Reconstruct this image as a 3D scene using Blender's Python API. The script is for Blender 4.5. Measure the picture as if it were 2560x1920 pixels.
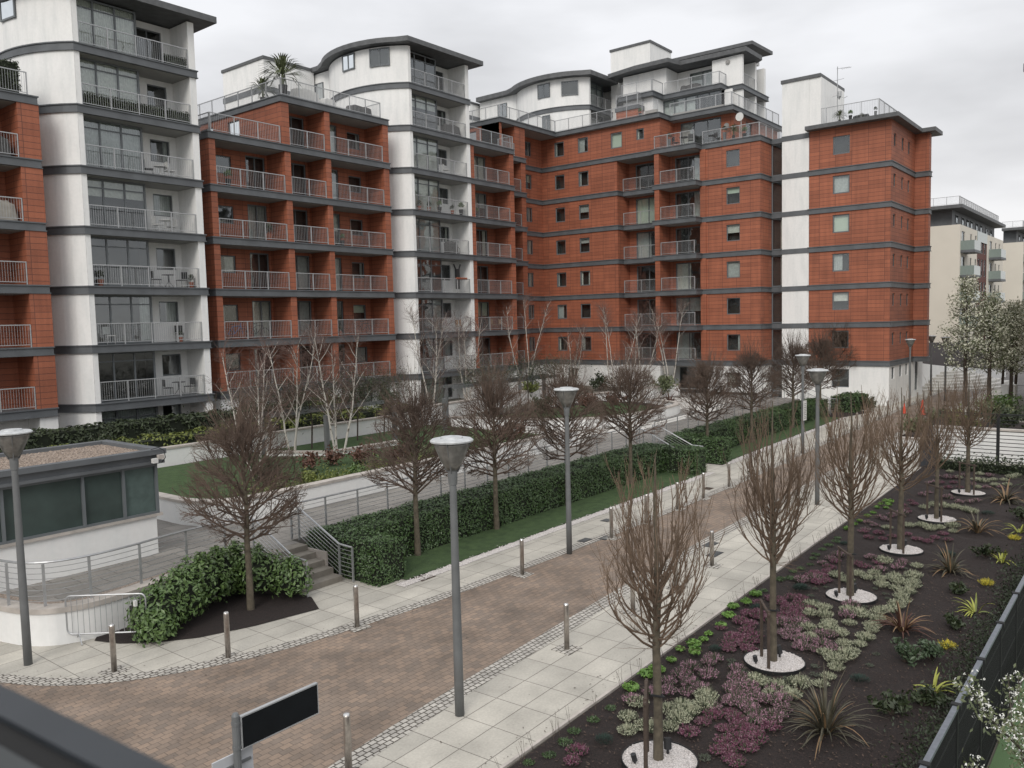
import bpy, math, random
from mathutils import Vector, Matrix
random.seed(7)
for o in list(bpy.data.objects): bpy.data.objects.remove(o)
S = bpy.context.scene; COL = S.collection
# ---------------------------------------------------------------- camera
yaw, pitch, roll = 0.672759, 0.0753030, -0.024277
cy, sy, cp, sp = math.cos(yaw), math.sin(yaw), math.cos(pitch), math.sin(pitch)
fw = Vector((cy*cp, sy*cp, -sp)); rt = Vector((sy, -cy, 0)); up = rt.cross(fw)
c_, s_ = math.cos(roll), math.sin(roll)
r2 = c_*rt + s_*up; u2 = -s_*rt + c_*up
cam = bpy.data.cameras.new("camera"); co = bpy.data.objects.new("camera", cam); COL.objects.link(co)
mw = Matrix((( r2.x, u2.x, -fw.x, 0), (r2.y, u2.y, -fw.y, 0), (r2.z, u2.z, -fw.z, 7.0), (0,0,0,1)))
co.matrix_world = mw
cam.sensor_width = 36; cam.lens = 29.055; cam.clip_start = 0.03; cam.clip_end = 3000
cam.dof.use_dof = True; cam.dof.focus_distance = 28; cam.dof.aperture_fstop = 5
S.camera = co
# ---------------------------------------------------------------- world: overcast sky, soft low sun from behind-left
SUN_EL, SUN_AZ = math.radians(38), math.radians(205)
W = bpy.data.worlds.new("World"); S.world = W; W.use_nodes = True
nt = W.node_tree; N = nt.nodes; L = nt.links; N.clear()
def nn(t, **k):
    n = N.new(t)
    for a, b in k.items(): setattr(n, a, b)
    return n
sky = nn('ShaderNodeTexSky', sky_type='NISHITA', sun_disc=False, sun_elevation=SUN_EL, sun_rotation=math.radians(90)-SUN_AZ)
sky.air_density = 1.2; sky.dust_density = 4.0
tc = nn('ShaderNodeTexCoord'); mp = nn('ShaderNodeMapping'); mp.inputs['Scale'].default_value = (1.1, 1.1, 3.6)
no = nn('ShaderNodeTexNoise'); no.inputs['Scale'].default_value = 2.3; no.inputs['Detail'].default_value = 5; no.inputs['Roughness'].default_value = .5
sx = nn('ShaderNodeSeparateXYZ')
rmp = nn('ShaderNodeMapRange'); rmp.inputs[1].default_value = .36; rmp.inputs[2].default_value = .62; rmp.inputs[3].default_value = .83; rmp.inputs[4].default_value = 1.12
grad = nn('ShaderNodeValToRGB')
e = grad.color_ramp.elements; e[0].position = 0.0; e[0].color = (.84,.825,.81,1); e[1].position = 1.0; e[1].color = (1.25,1.25,1.27,1)
e2 = grad.color_ramp.elements.new(.12); e2.color = (.735,.735,.75,1)
e2 = grad.color_ramp.elements.new(.5); e2.color = (.76,.775,.81,1)
mul = nn('ShaderNodeMixRGB', blend_type='MULTIPLY'); mul.inputs[0].default_value = 1
tint = nn('ShaderNodeMixRGB', blend_type='MIX'); tint.inputs[0].default_value = .035
scl = nn('ShaderNodeMixRGB', blend_type='MULTIPLY'); scl.inputs[0].default_value = 1; scl.inputs[2].default_value = (9.3,9.3,9.3,1)
bg = nn('ShaderNodeBackground'); bg.inputs[1].default_value = .1; out = nn('ShaderNodeOutputWorld')
L.new(tc.outputs['Generated'], mp.inputs[0]); L.new(mp.outputs[0], no.inputs['Vector']); L.new(no.outputs['Fac'], rmp.inputs[0])
L.new(tc.outputs['Generated'], sx.inputs[0]); L.new(sx.outputs['Z'], grad.inputs[0])
L.new(grad.outputs[0], mul.inputs[1]); L.new(rmp.outputs[0], mul.inputs[2]); L.new(mul.outputs[0], scl.inputs[1])
L.new(scl.outputs[0], tint.inputs[1]); L.new(sky.outputs[0], tint.inputs[2]); L.new(tint.outputs[0], bg.inputs[0]); L.new(bg.outputs[0], out.inputs[0])
sun = bpy.data.lights.new("sun", 'SUN'); sun.energy = 1.35; sun.angle = math.radians(25); sun.color = (1, .95, .88)
so = bpy.data.objects.new("sun", sun); COL.objects.link(so)
sd = Vector((math.cos(SUN_EL)*math.cos(SUN_AZ), math.cos(SUN_EL)*math.sin(SUN_AZ), math.sin(SUN_EL)))
so.rotation_euler = sd.to_track_quat('Z', 'Y').to_euler(); so.location = (0, 0, 60)
S.view_settings.view_transform = 'Standard'; S.view_settings.look = 'None'; S.view_settings.exposure = 0.27; S.view_settings.gamma = 1
S.render.engine = 'CYCLES'; S.cycles.max_bounces = 6; S.cycles.transparent_max_bounces = 12

# ---------------------------------------------------------------- materials
MATS = {}
def mat(name, col, rough=.8, metal=0, noise=0, nscale=5, bump=0, bscale=30, col2=None, spec=.5):
    if name in MATS: return MATS[name]
    m = bpy.data.materials.new(name); m.use_nodes = True; t = m.node_tree; b = t.nodes['Principled BSDF']
    b.inputs['Base Color'].default_value = (*col, 1); b.inputs['Roughness'].default_value = rough; b.inputs['Metallic'].default_value = metal
    b.inputs['Specular IOR Level'].default_value = spec
    g = t.nodes.new('ShaderNodeNewGeometry')
    if noise or col2:
        n = t.nodes.new('ShaderNodeTexNoise'); n.inputs['Scale'].default_value = nscale; n.inputs['Detail'].default_value = 4
        t.links.new(g.outputs['Position'], n.inputs['Vector'])
        r = t.nodes.new('ShaderNodeValToRGB'); r.color_ramp.elements[0].position = .3; r.color_ramp.elements[1].position = .7
        c2 = col2 or tuple(x*(1-noise) for x in col)
        r.color_ramp.elements[0].color = (*c2, 1); r.color_ramp.elements[1].color = (*col, 1)
        t.links.new(n.outputs['Fac'], r.inputs[0]); t.links.new(r.outputs[0], b.inputs['Base Color'])
    if bump:
        n = t.nodes.new('ShaderNodeTexNoise'); n.inputs['Scale'].default_value = bscale; n.inputs['Detail'].default_value = 3
        t.links.new(g.outputs['Position'], n.inputs['Vector'])
        bu = t.nodes.new('ShaderNodeBump'); bu.inputs['Strength'].default_value = bump; bu.inputs['Distance'].default_value = .02
        t.links.new(n.outputs['Fac'], bu.inputs['Height']); t.links.new(bu.outputs[0], b.inputs['Normal'])
    MATS[name] = m; return m
def wall_uv(t):
    """vector (horizontal run, height, 0) on vertical walls in world space"""
    g = t.nodes.new('ShaderNodeNewGeometry'); p = t.nodes.new('ShaderNodeSeparateXYZ'); n = t.nodes.new('ShaderNodeSeparateXYZ')
    t.links.new(g.outputs['Position'], p.inputs[0]); t.links.new(g.outputs['True Normal'], n.inputs[0])
    a = t.nodes.new('ShaderNodeMath'); a.operation = 'ABSOLUTE'; t.links.new(n.outputs['X'], a.inputs[0])
    gt = t.nodes.new('ShaderNodeMath'); gt.operation = 'GREATER_THAN'; gt.inputs[1].default_value = .7; t.links.new(a.outputs[0], gt.inputs[0])
    mx = t.nodes.new('ShaderNodeMix'); t.links.new(gt.outputs[0], mx.inputs[0]); t.links.new(p.outputs['X'], mx.inputs[2]); t.links.new(p.outputs['Y'], mx.inputs[3])
    cb = t.nodes.new('ShaderNodeCombineXYZ'); t.links.new(mx.outputs[0], cb.inputs['X']); t.links.new(p.outputs['Z'], cb.inputs['Y'])
    return cb.outputs[0], g
def brickmat(name, c1, c2, mortar, bw, rh, ms, rough=.8, offset=.5, vertical=False, rot=0, bump=.4, nz=.25, nsc=.6, spec=.5, dirt=None):
    m = bpy.data.materials.new(name); m.use_nodes = True; t = m.node_tree; b = t.nodes['Principled BSDF']
    b.inputs['Roughness'].default_value = rough; b.inputs['Specular IOR Level'].default_value = spec
    if vertical: vec, g = wall_uv(t)
    else:
        g = t.nodes.new('ShaderNodeNewGeometry'); vec = g.outputs['Position']
        if rot:
            mp = t.nodes.new('ShaderNodeMapping'); mp.inputs['Rotation'].default_value = (0,0,rot); t.links.new(vec, mp.inputs[0]); vec = mp.outputs[0]
    br = t.nodes.new('ShaderNodeTexBrick'); br.inputs['Scale'].default_value = 1; br.offset = offset
    br.inputs['Color1'].default_value = (*c1,1); br.inputs['Color2'].default_value = (*c2,1); br.inputs['Mortar'].default_value = (*mortar,1)
    br.inputs['Brick Width'].default_value = bw; br.inputs['Row Height'].default_value = rh; br.inputs['Mortar Size'].default_value = ms; br.inputs['Mortar Smooth'].default_value = .2
    t.links.new(vec, br.inputs['Vector'])
    n = t.nodes.new('ShaderNodeTexNoise'); n.inputs['Scale'].default_value = nsc; n.inputs['Detail'].default_value = 6; t.links.new(g.outputs['Position'], n.inputs['Vector'])
    r = t.nodes.new('ShaderNodeMapRange'); r.inputs[1].default_value = .3; r.inputs[2].default_value = .7; r.inputs[3].default_value = 1-nz; r.inputs[4].default_value = 1+nz*.4
    t.links.new(n.outputs['Fac'], r.inputs[0])
    mu = t.nodes.new('ShaderNodeMixRGB'); mu.blend_type = 'MULTIPLY'; mu.inputs[0].default_value = 1
    t.links.new(br.outputs['Color'], mu.inputs[1]); t.links.new(r.outputs[0], mu.inputs[2])
    n2 = t.nodes.new('ShaderNodeTexNoise'); n2.inputs['Scale'].default_value = 22; n2.inputs['Detail'].default_value = 3; t.links.new(g.outputs['Position'], n2.inputs['Vector'])
    r2_ = t.nodes.new('ShaderNodeMapRange'); r2_.inputs[3].default_value = .78; r2_.inputs[4].default_value = 1.18; t.links.new(n2.outputs['Fac'], r2_.inputs[0])
    mu2 = t.nodes.new('ShaderNodeMixRGB'); mu2.blend_type = 'MULTIPLY'; mu2.inputs[0].default_value = 1
    t.links.new(mu.outputs[0], mu2.inputs[1]); t.links.new(r2_.outputs[0], mu2.inputs[2]); last = mu2
    if vertical:
        mp = t.nodes.new('ShaderNodeMapping'); mp.inputs['Scale'].default_value = (2.6,.16,1); t.links.new(vec, mp.inputs[0])
        n3 = t.nodes.new('ShaderNodeTexNoise'); n3.inputs['Scale'].default_value = 1.5; n3.inputs['Detail'].default_value = 5; t.links.new(mp.outputs[0], n3.inputs['Vector'])
        r3 = t.nodes.new('ShaderNodeMapRange'); r3.inputs[1].default_value = .35; r3.inputs[2].default_value = .65; r3.inputs[3].default_value = .88; r3.inputs[4].default_value = 1.06; t.links.new(n3.outputs['Fac'], r3.inputs[0])
        mu3 = t.nodes.new('ShaderNodeMixRGB'); mu3.blend_type = 'MULTIPLY'; mu3.inputs[0].default_value = 1; t.links.new(last.outputs[0], mu3.inputs[1]); t.links.new(r3.outputs[0], mu3.inputs[2]); last = mu3
    t.links.new(last.outputs[0], b.inputs['Base Color'])
    bu = t.nodes.new('ShaderNodeBump'); bu.inputs['Strength'].default_value = bump; bu.inputs['Distance'].default_value = .01; bu.invert = True
    t.links.new(br.outputs['Fac'], bu.inputs['Height']); t.links.new(bu.outputs[0], b.inputs['Normal'])
    MATS[name] = m; return m
RED = brickmat('terracotta_cladding', (.385,.128,.068), (.30,.098,.053), (.15,.055,.036), 1.2, .296, .016, rough=.65, offset=0.0, vertical=True, nz=.16, nsc=.35)
ROADM = brickmat('brown_block_paving', (.275,.205,.155), (.19,.152,.124), (.125,.10,.082), .21, .14, .007, rough=.85, nz=.34, nsc=.8, rot=.02)
SLAB = brickmat('pale_paving_slabs', (.49,.465,.41), (.42,.40,.355), (.17,.155,.135), .9, .6, .009, rough=.8, offset=.0, nz=.22, nsc=1.1)
DECKM = brickmat('grey_deck_slabs', (.25,.235,.215), (.20,.19,.175), (.10,.095,.085), .9, .6, .012, rough=.75, offset=.5, nz=.2, nsc=.7)
SETT = brickmat('pale_setts', (.50,.475,.43), (.37,.35,.32), (.085,.075,.062), .15, .115, .014, rough=.85, offset=.35, nz=.2, nsc=2)
def render_white(name, base=.66, grime=.0):
    m = bpy.data.materials.new(name); m.use_nodes = True; t = m.node_tree; b = t.nodes['Principled BSDF']; b.inputs['Roughness'].default_value = .85
    vec, g = wall_uv(t)
    mp = t.nodes.new('ShaderNodeMapping'); mp.inputs['Scale'].default_value = (1.3,.22,1); t.links.new(vec, mp.inputs[0])
    n = t.nodes.new('ShaderNodeTexNoise'); n.inputs['Scale'].default_value = 1.6; n.inputs['Detail'].default_value = 6; n.inputs['Roughness'].default_value = .6; t.links.new(mp.outputs[0], n.inputs['Vector'])
    r = t.nodes.new('ShaderNodeValToRGB'); r.color_ramp.elements[0].position = .30; r.color_ramp.elements[1].position = .56
    k = base; r.color_ramp.elements[0].color = (k*(.97-grime), k*(.985-grime), k*(.975-grime), 1); r.color_ramp.elements[1].color = (k, k, k*.985, 1)
    t.links.new(n.outputs['Fac'], r.inputs[0])
    n2 = t.nodes.new('ShaderNodeTexNoise'); n2.inputs['Scale'].default_value = 7; n2.inputs['Detail'].default_value = 5; t.links.new(g.outputs['Position'], n2.inputs['Vector'])
    r3 = t.nodes.new('ShaderNodeMapRange'); r3.inputs[3].default_value = .93; r3.inputs[4].default_value = 1.06; t.links.new(n2.outputs['Fac'], r3.inputs[0])
    mu = t.nodes.new('ShaderNodeMixRGB'); mu.blend_type = 'MULTIPLY'; mu.inputs[0].default_value = 1
    t.links.new(r.outputs[0], mu.inputs[1]); t.links.new(r3.outputs[0], mu.inputs[2]); t.links.new(mu.outputs[0], b.inputs['Base Color'])
    MATS[name] = m; return m
WHITE = render_white('white_render', .82, .10); WHITE2 = render_white('garden_white_render', .76, .03)
CREAM = mat('cream_render', (.66,.62,.54), .85, noise=.06, nscale=.4)
COPING = mat('stone_coping', (.50,.46,.42), .8, noise=.3, nscale=3)
BAND = mat('grey_steel_band', (.125,.135,.145), .55, noise=.28, nscale=1.3)
ROOFM = mat('dark_zinc_roof', (.12,.125,.13), .6, noise=.35, nscale=2.5)
FRAME = mat('grey_window_frame', (.14,.155,.165), .45, noise=.1, nscale=3)
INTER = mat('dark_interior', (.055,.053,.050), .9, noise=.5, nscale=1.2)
GALV = mat('galvanised_steel', (.46,.47,.48), .42, .55, noise=.2, nscale=6)
RAILW = mat('pale_metal_rail', (.43,.44,.45), .45, .3, noise=.12, nscale=5)
STEEL = mat('brushed_stainless', (.50,.46,.42), .30, .85, noise=.3, nscale=14)
LAMPG = mat('grey_painted_post', (.15,.157,.16), .5, noise=.2, nscale=4)
LAMPTOP = mat('pale_lamp_disc', (.55,.57,.58), .5, noise=.3, nscale=9)
SOFFIT = mat('pale_soffit', (.34,.335,.325), .85, noise=.1, nscale=2)
CURT = mat('cream_curtain', (.78,.78,.71), .9, noise=.25, nscale=7); CURT2 = mat('grey_net_curtain', (.56,.58,.56), .9, noise=.25, nscale=6)
BLIND = mat('green_white_blind', (.60,.68,.56), .9, noise=.06, nscale=2)
MULCH = mat('dark_bark_mulch', (.027,.0165,.0145), .95, col2=(.009,.0065,.006), nscale=26, bump=1, bscale=60)
GRASS = mat('lawn_grass', (.060,.105,.034), .95, col2=(.032,.062,.02), nscale=3.5, bump=1, bscale=130)
TURF = mat('artificial_turf', (.10,.17,.075), .95, col2=(.07,.13,.055), nscale=60, bump=.5, bscale=200)
GRAVEL = mat('white_gravel', (.72,.68,.66), .9, col2=(.30,.28,.27), nscale=42, bump=1, bscale=45)
PEBB = mat('brown_pebbles', (.42,.34,.28), .9, col2=(.12,.10,.085), nscale=22, bump=1, bscale=28)
BARKD = mat('dark_bark', (.085,.066,.052), .9, noise=.5, nscale=9); TWIGL = mat('brown_twigs', (.125,.088,.068), .9, noise=.35, nscale=3)
BARKG = mat('green_grey_bark', (.125,.105,.075), .9, noise=.5, nscale=9); TWIGR = mat('tan_twigs', (.17,.118,.082), .9, noise=.35, nscale=3)
BIRCH = mat('white_birch_bark', (.51,.485,.44), .8, col2=(.10,.085,.07), nscale=7); TWIGB = mat('birch_twigs', (.15,.095,.08), .9, noise=.3, nscale=3)
for nm in ('white_birch_bark',): MATS[nm].node_tree.nodes['Color Ramp'].color_ramp.elements[0].position = .36; MATS[nm].node_tree.nodes['Color Ramp'].color_ramp.elements[1].position = .43
def leafmat(name, a, b_, rough=.55):
    m = mat(name, a, rough, col2=b_, nscale=7); t = m.node_tree
    return m
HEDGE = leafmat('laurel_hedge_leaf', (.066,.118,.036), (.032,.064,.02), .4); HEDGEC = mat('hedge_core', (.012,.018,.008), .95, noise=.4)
BUSHM = leafmat('bush_leaf', (.11,.175,.05), (.045,.085,.026), .42)
YLEAF = leafmat('yellow_green_leaf', (.20,.22,.045), (.06,.09,.025)); DLEAF = leafmat('dark_shrub_leaf', (.042,.060,.022), (.018,.028,.012))
LIME = leafmat('lime_leaf', (.15,.27,.05), (.075,.16,.03)); REDL = leafmat('red_leaf', (.15,.062,.042), (.07,.042,.028))
OLIVE = leafmat('olive_leaf', (.15,.17,.08), (.065,.085,.04)); BLOS = mat('cream_blossom', (.62,.62,.50), .8, noise=.2, nscale=10)
HW = mat('silver_heather', (.46,.48,.34), .9, noise=.4, nscale=40); HP = mat('pink_heather', (.50,.29,.37), .9, noise=.4, nscale=40)
HD = mat('purple_heather', (.19,.065,.11), .9, noise=.5, nscale=40); GSM = mat('grey_heather', (.10,.115,.085), .9, noise=.4, nscale=40); BG = mat('blue_green_grass', (.035,.062,.05), .9, noise=.4, nscale=30)
PHOR = mat('bronze_flax_leaf', (.10,.085,.055), .6, col2=(.038,.040,.026), nscale=5); PHORT = mat('tan_flax_leaf', (.26,.165,.085), .6, noise=.4, nscale=5)
YEL = mat('yellow_flower', (.62,.52,.05), .7, noise=.3, nscale=30); BLACKM = mat('black_powdercoat', (.009,.010,.011), .7, noise=.2, nscale=9)
BLKPL = mat('black_plastic', (.02,.021,.023), .5); FENCETOP = mat('grey_fence_rail', (.15,.165,.19), .5, noise=.25, nscale=12)
WOOD = mat('brown_timber_stake', (.085,.062,.048), .85, noise=.4, nscale=8); WHITEP = mat('white_plastic', (.66,.66,.64), .5, noise=.1)
POT = mat('terracotta_pot', (.27,.085,.045), .8, noise=.2); ORANGE = mat('orange_cone', (.62,.075,.035), .6, noise=.15); SIGNB = mat('black_sign_panel', (.012,.014,.016), .25, noise=.2)
SIGNW = mat('white_sign_back', (.50,.51,.53), .5, noise=.1); FABG = mat('grey_fabric', (.10,.10,.10), .9, noise=.3); BLUE = mat('blue_paint', (.05,.14,.30), .5)
GREYP = mat('grey_hoarding', (.085,.08,.085), .8, noise=.2, nscale=1); ASPH = mat('grey_asphalt', (.17,.16,.155), .9, noise=.25, nscale=3, bump=.4)
EARTH = mat('ground_earth', (.16,.15,.125), .95, noise=.3, nscale=.6); BROWNP = mat('brown_cladding', (.13,.05,.04), .8, noise=.2); GLASSG = mat('green_balcony_glass', (.24,.29,.27), .15, noise=.1)
def glass(name, tint, base=.06, gloss=(.9,.95,1.0)):
    m = bpy.data.materials.new(name); m.use_nodes = True; t = m.node_tree; t.nodes.clear()
    tr = t.nodes.new('ShaderNodeBsdfTransparent'); tr.inputs[0].default_value = (*tint,1)
    gl = t.nodes.new('ShaderNodeBsdfGlossy'); gl.inputs['Roughness'].default_value = .03; gl.inputs[0].default_value = (*gloss,1)
    fr = t.nodes.new('ShaderNodeFresnel'); fr.inputs[0].default_value = 1.5; ad = t.nodes.new('ShaderNodeMath'); ad.inputs[1].default_value = base
    mx = t.nodes.new('ShaderNodeMixShader'); o = t.nodes.new('ShaderNodeOutputMaterial')
    g = t.nodes.new('ShaderNodeNewGeometry'); n = t.nodes.new('ShaderNodeTexNoise'); n.inputs['Scale'].default_value = .7
    bu = t.nodes.new('ShaderNodeBump'); bu.inputs['Strength'].default_value = .25; bu.inputs['Distance'].default_value = .08
    t.links.new(g.outputs['Position'], n.inputs['Vector']); t.links.new(n.outputs['Fac'], bu.inputs['Height']); t.links.new(bu.outputs[0], gl.inputs['Normal'])
    t.links.new(fr.outputs[0], ad.inputs[0]); t.links.new(ad.outputs[0], mx.inputs[0]); t.links.new(tr.outputs[0], mx.inputs[1]); t.links.new(gl.outputs[0], mx.inputs[2]); t.links.new(mx.outputs[0], o.inputs[0])
    MATS[name] = m; return m
GLASS = glass('window_glass', (.88,.92,.91), .13, (.74,.78,.80)); KGLASS = mat('green_louvre_glass', (.062,.088,.082), .22, noise=.35, nscale=1.2)
# ---------------------------------------------------------------- mesh builder
ORG = {}
class MB:
    def __init__(s): s.v = []; s.f = []; s.m = []; s.i = 0
    def face(s, pts):
        n = len(s.v); s.v += [tuple(p) for p in pts]; s.f.append(tuple(range(n, n+len(pts)))); s.m.append(s.i)
    def hexa(s, c):  # 8 corners: 0-3 bottom ring, 4-7 top ring
        n = len(s.v); s.v += [tuple(p) for p in c]
        for q in ((3,2,1,0),(4,5,6,7),(0,1,5,4),(1,2,6,5),(2,3,7,6),(3,0,4,7)): s.f.append(tuple(n+k for k in q)); s.m.append(s.i)
    def box(s, x0,x1,y0,y1,z0,z1):
        s.hexa([(x0,y0,z0),(x1,y0,z0),(x1,y1,z0),(x0,y1,z0),(x0,y0,z1),(x1,y0,z1),(x1,y1,z1),(x0,y1,z1)])
    def prism(s, poly, z0, z1, cap=True):
        n = len(s.v); k = len(poly)
        s.v += [(p[0],p[1],z0) for p in poly] + [(p[0],p[1],z1) for p in poly]
        for a in range(k):
            b = (a+1) % k; s.f.append((n+a,n+b,n+k+b,n+k+a)); s.m.append(s.i)
        if cap: s.f.append(tuple(n+k+a for a in range(k))); s.m.append(s.i); s.f.append(tuple(n+a for a in reversed(range(k)))); s.m.append(s.i)
    def tube(s, pts, r, n=4, cap=False):
        P = [Vector(p) for p in pts]; R = r if isinstance(r, (list,tuple)) else [r]*len(P)
        b0 = len(s.v); ref = None
        for k, p in enumerate(P):
            d = (P[min(k+1,len(P)-1)]-P[max(k-1,0)]); d = d.normalized() if d.length > 1e-9 else Vector((0,0,1))
            if ref is None: ref = Vector((1,0,0)) if abs(d.x) < .8 else Vector((0,1,0))
            a = d.cross(ref).normalized(); c = a.cross(d).normalized(); ref = c
            for j in range(n):
                t = 2*math.pi*j/n + math.pi/n; q = p + (a*math.cos(t)+c*math.sin(t))*R[k]; s.v.append(tuple(q))
        for k in range(len(P)-1):
            for j in range(n):
                j2 = (j+1) % n; s.f.append((b0+k*n+j, b0+k*n+j2, b0+(k+1)*n+j2, b0+(k+1)*n+j)); s.m.append(s.i)
        if cap:
            s.f.append(tuple(b0+j for j in reversed(range(n)))); s.m.append(s.i)
            s.f.append(tuple(b0+(len(P)-1)*n+j for j in range(n))); s.m.append(s.i)
    def lathe(s, prof, c=(0,0), n=20):
        b0 = len(s.v)
        for (r, z) in prof:
            for j in range(n): t = 2*math.pi*j/n; s.v.append((c[0]+r*math.cos(t), c[1]+r*math.sin(t), z))
        for k in range(len(prof)-1):
            for j in range(n):
                j2 = (j+1) % n; s.f.append((b0+k*n+j, b0+k*n+j2, b0+(k+1)*n+j2, b0+(k+1)*n+j)); s.m.append(s.i)
        s.f.append(tuple(b0+j for j in reversed(range(n)))); s.m.append(s.i)
        s.f.append(tuple(b0+(len(prof)-1)*n+j for j in range(n))); s.m.append(s.i)
    def build(s, name, mats, parent=None, org=None, smooth=False, loc=None):
        mats = mats if isinstance(mats, (list,tuple)) else [mats]
        if parent is not None: o0 = ORG[parent.name]
        else: o0 = Vector(org) if org else Vector((0,0,0))
        me = bpy.data.meshes.new(name); me.from_pydata([(a-o0.x, b-o0.y, c-o0.z) for a, b, c in s.v], [], s.f)
        for m in mats: me.materials.append(m)
        if len(mats) > 1: me.polygons.foreach_set('material_index', s.m)
        if smooth: me.polygons.foreach_set('use_smooth', [True]*len(s.f))
        me.update(); ob = bpy.data.objects.new(name, me); COL.objects.link(ob)
        if parent is not None: ob.parent = parent; ORG[ob.name] = ORG[parent.name]
        else: ob.location = o0; ORG[ob.name] = o0.copy()
        if loc: ob.location = loc
        return ob
def tag(o, label, cat, group=None, kind=None):
    if label: o['label'] = label
    if cat: o['category'] = cat
    if group: o['group'] = group
    if kind: o['kind'] = kind
    return o
def thing(name, label, cat, loc=(0,0,0), group=None):
    o = bpy.data.objects.new(name, None); COL.objects.link(o); o.location = loc; o.empty_display_size = .2; ORG[o.name] = Vector(loc)
    return tag(o, label, cat, group)
def struct(name, mb, m): o = mb.build(name, m); o['kind'] = 'structure'; return o
KIDS = {}
def dup(root, loc, rz=0, sc=1, label=None):
    r = root.copy(); COL.objects.link(r); r.location = loc; r.rotation_euler = (0,0,rz)
    r.scale = (sc,sc,sc) if not isinstance(sc, tuple) else sc
    if label: r['label'] = label
    ks = KIDS.setdefault(root.name, list(root.children))
    for ch in ks:
        c = ch.copy(); COL.objects.link(c); c.parent = r
        gs = KIDS.setdefault(ch.name, list(ch.children))
        for g in gs: d = g.copy(); COL.objects.link(d); d.parent = c
    return r
def place_all(proto, spots, labels=None):
    """first spot takes the prototype itself, the rest are copies; spot = (x,y,z,rot,scale)"""
    KIDS.setdefault(proto.name, list(proto.children)); objs = []
    for i, sp_ in enumerate(spots):
        x, y, z, rz, sc = sp_; lab = labels[i] if labels else None
        if i == 0: o = None
        else: o = dup(proto, (x,y,z), rz, sc, lab)
        objs.append(o)
    x, y, z, rz, sc = spots[0]; proto.location = (x,y,z); proto.rotation_euler = (0,0,rz); proto.scale = (sc,sc,sc) if not isinstance(sc, tuple) else sc
    if labels: proto['label'] = labels[0]
    return objs
# ---- wall-plane frames: (u along wall, d outwards, z)
class Fr:
    def __init__(s, O, U, D): s.O = Vector(O); s.U = Vector(U); s.D = Vector(D)
    def P(s, u, d, z): q = s.O + s.U*u + s.D*d; return (q.x, q.y, z)
def FA(y): return Fr((0,y,0), (1,0,0), (0,-1,0))
def FB(x): return Fr((x,0,0), (0,1,0), (-1,0,0))
def fbox(mb, fr, u0,u1,d0,d1,z0,z1):
    P = fr.P; mb.hexa([P(u0,d1,z0),P(u1,d1,z0),P(u1,d0,z0),P(u0,d0,z0),P(u0,d1,z1),P(u1,d1,z1),P(u1,d0,z1),P(u0,d0,z1)])
def fwall(mb, fr, u0,u1,z0,z1,holes=(),d=0,rev=.16):
    us = sorted(set([u0,u1]+[h[0] for h in holes]+[h[1] for h in holes])); zz = sorted(set([z0,z1]+[h[2] for h in holes]+[h[3] for h in holes]))
    us = [u for u in us if u0-1e-6 <= u <= u1+1e-6]; zz = [z for z in zz if z0-1e-6 <= z <= z1+1e-6]; P = fr.P
    for a, b in zip(us, us[1:]):
        for c, e in zip(zz, zz[1:]):
            mu, mz = (a+b)/2, (c+e)/2
            if any(h[0] < mu < h[1] and h[2] < mz < h[3] for h in holes): continue
            mb.face([P(a,d,c),P(b,d,c),P(b,d,e),P(a,d,e)])
    for h in holes:
        a,b,c,e = h[:4]
        mb.face([P(a,d,c),P(a,d-rev,c),P(a,d-rev,e),P(a,d,e)]); mb.face([P(b,d-rev,c),P(b,d,c),P(b,d,e),P(b,d-rev,e)])
        mb.face([P(a,d,c),P(b,d,c),P(b,d-rev,c),P(a,d-rev,c)]); mb.face([P(a,d-rev,e),P(b,d-rev,e),P(b,d,e),P(a,d,e)])
RW = random.Random(11)
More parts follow.
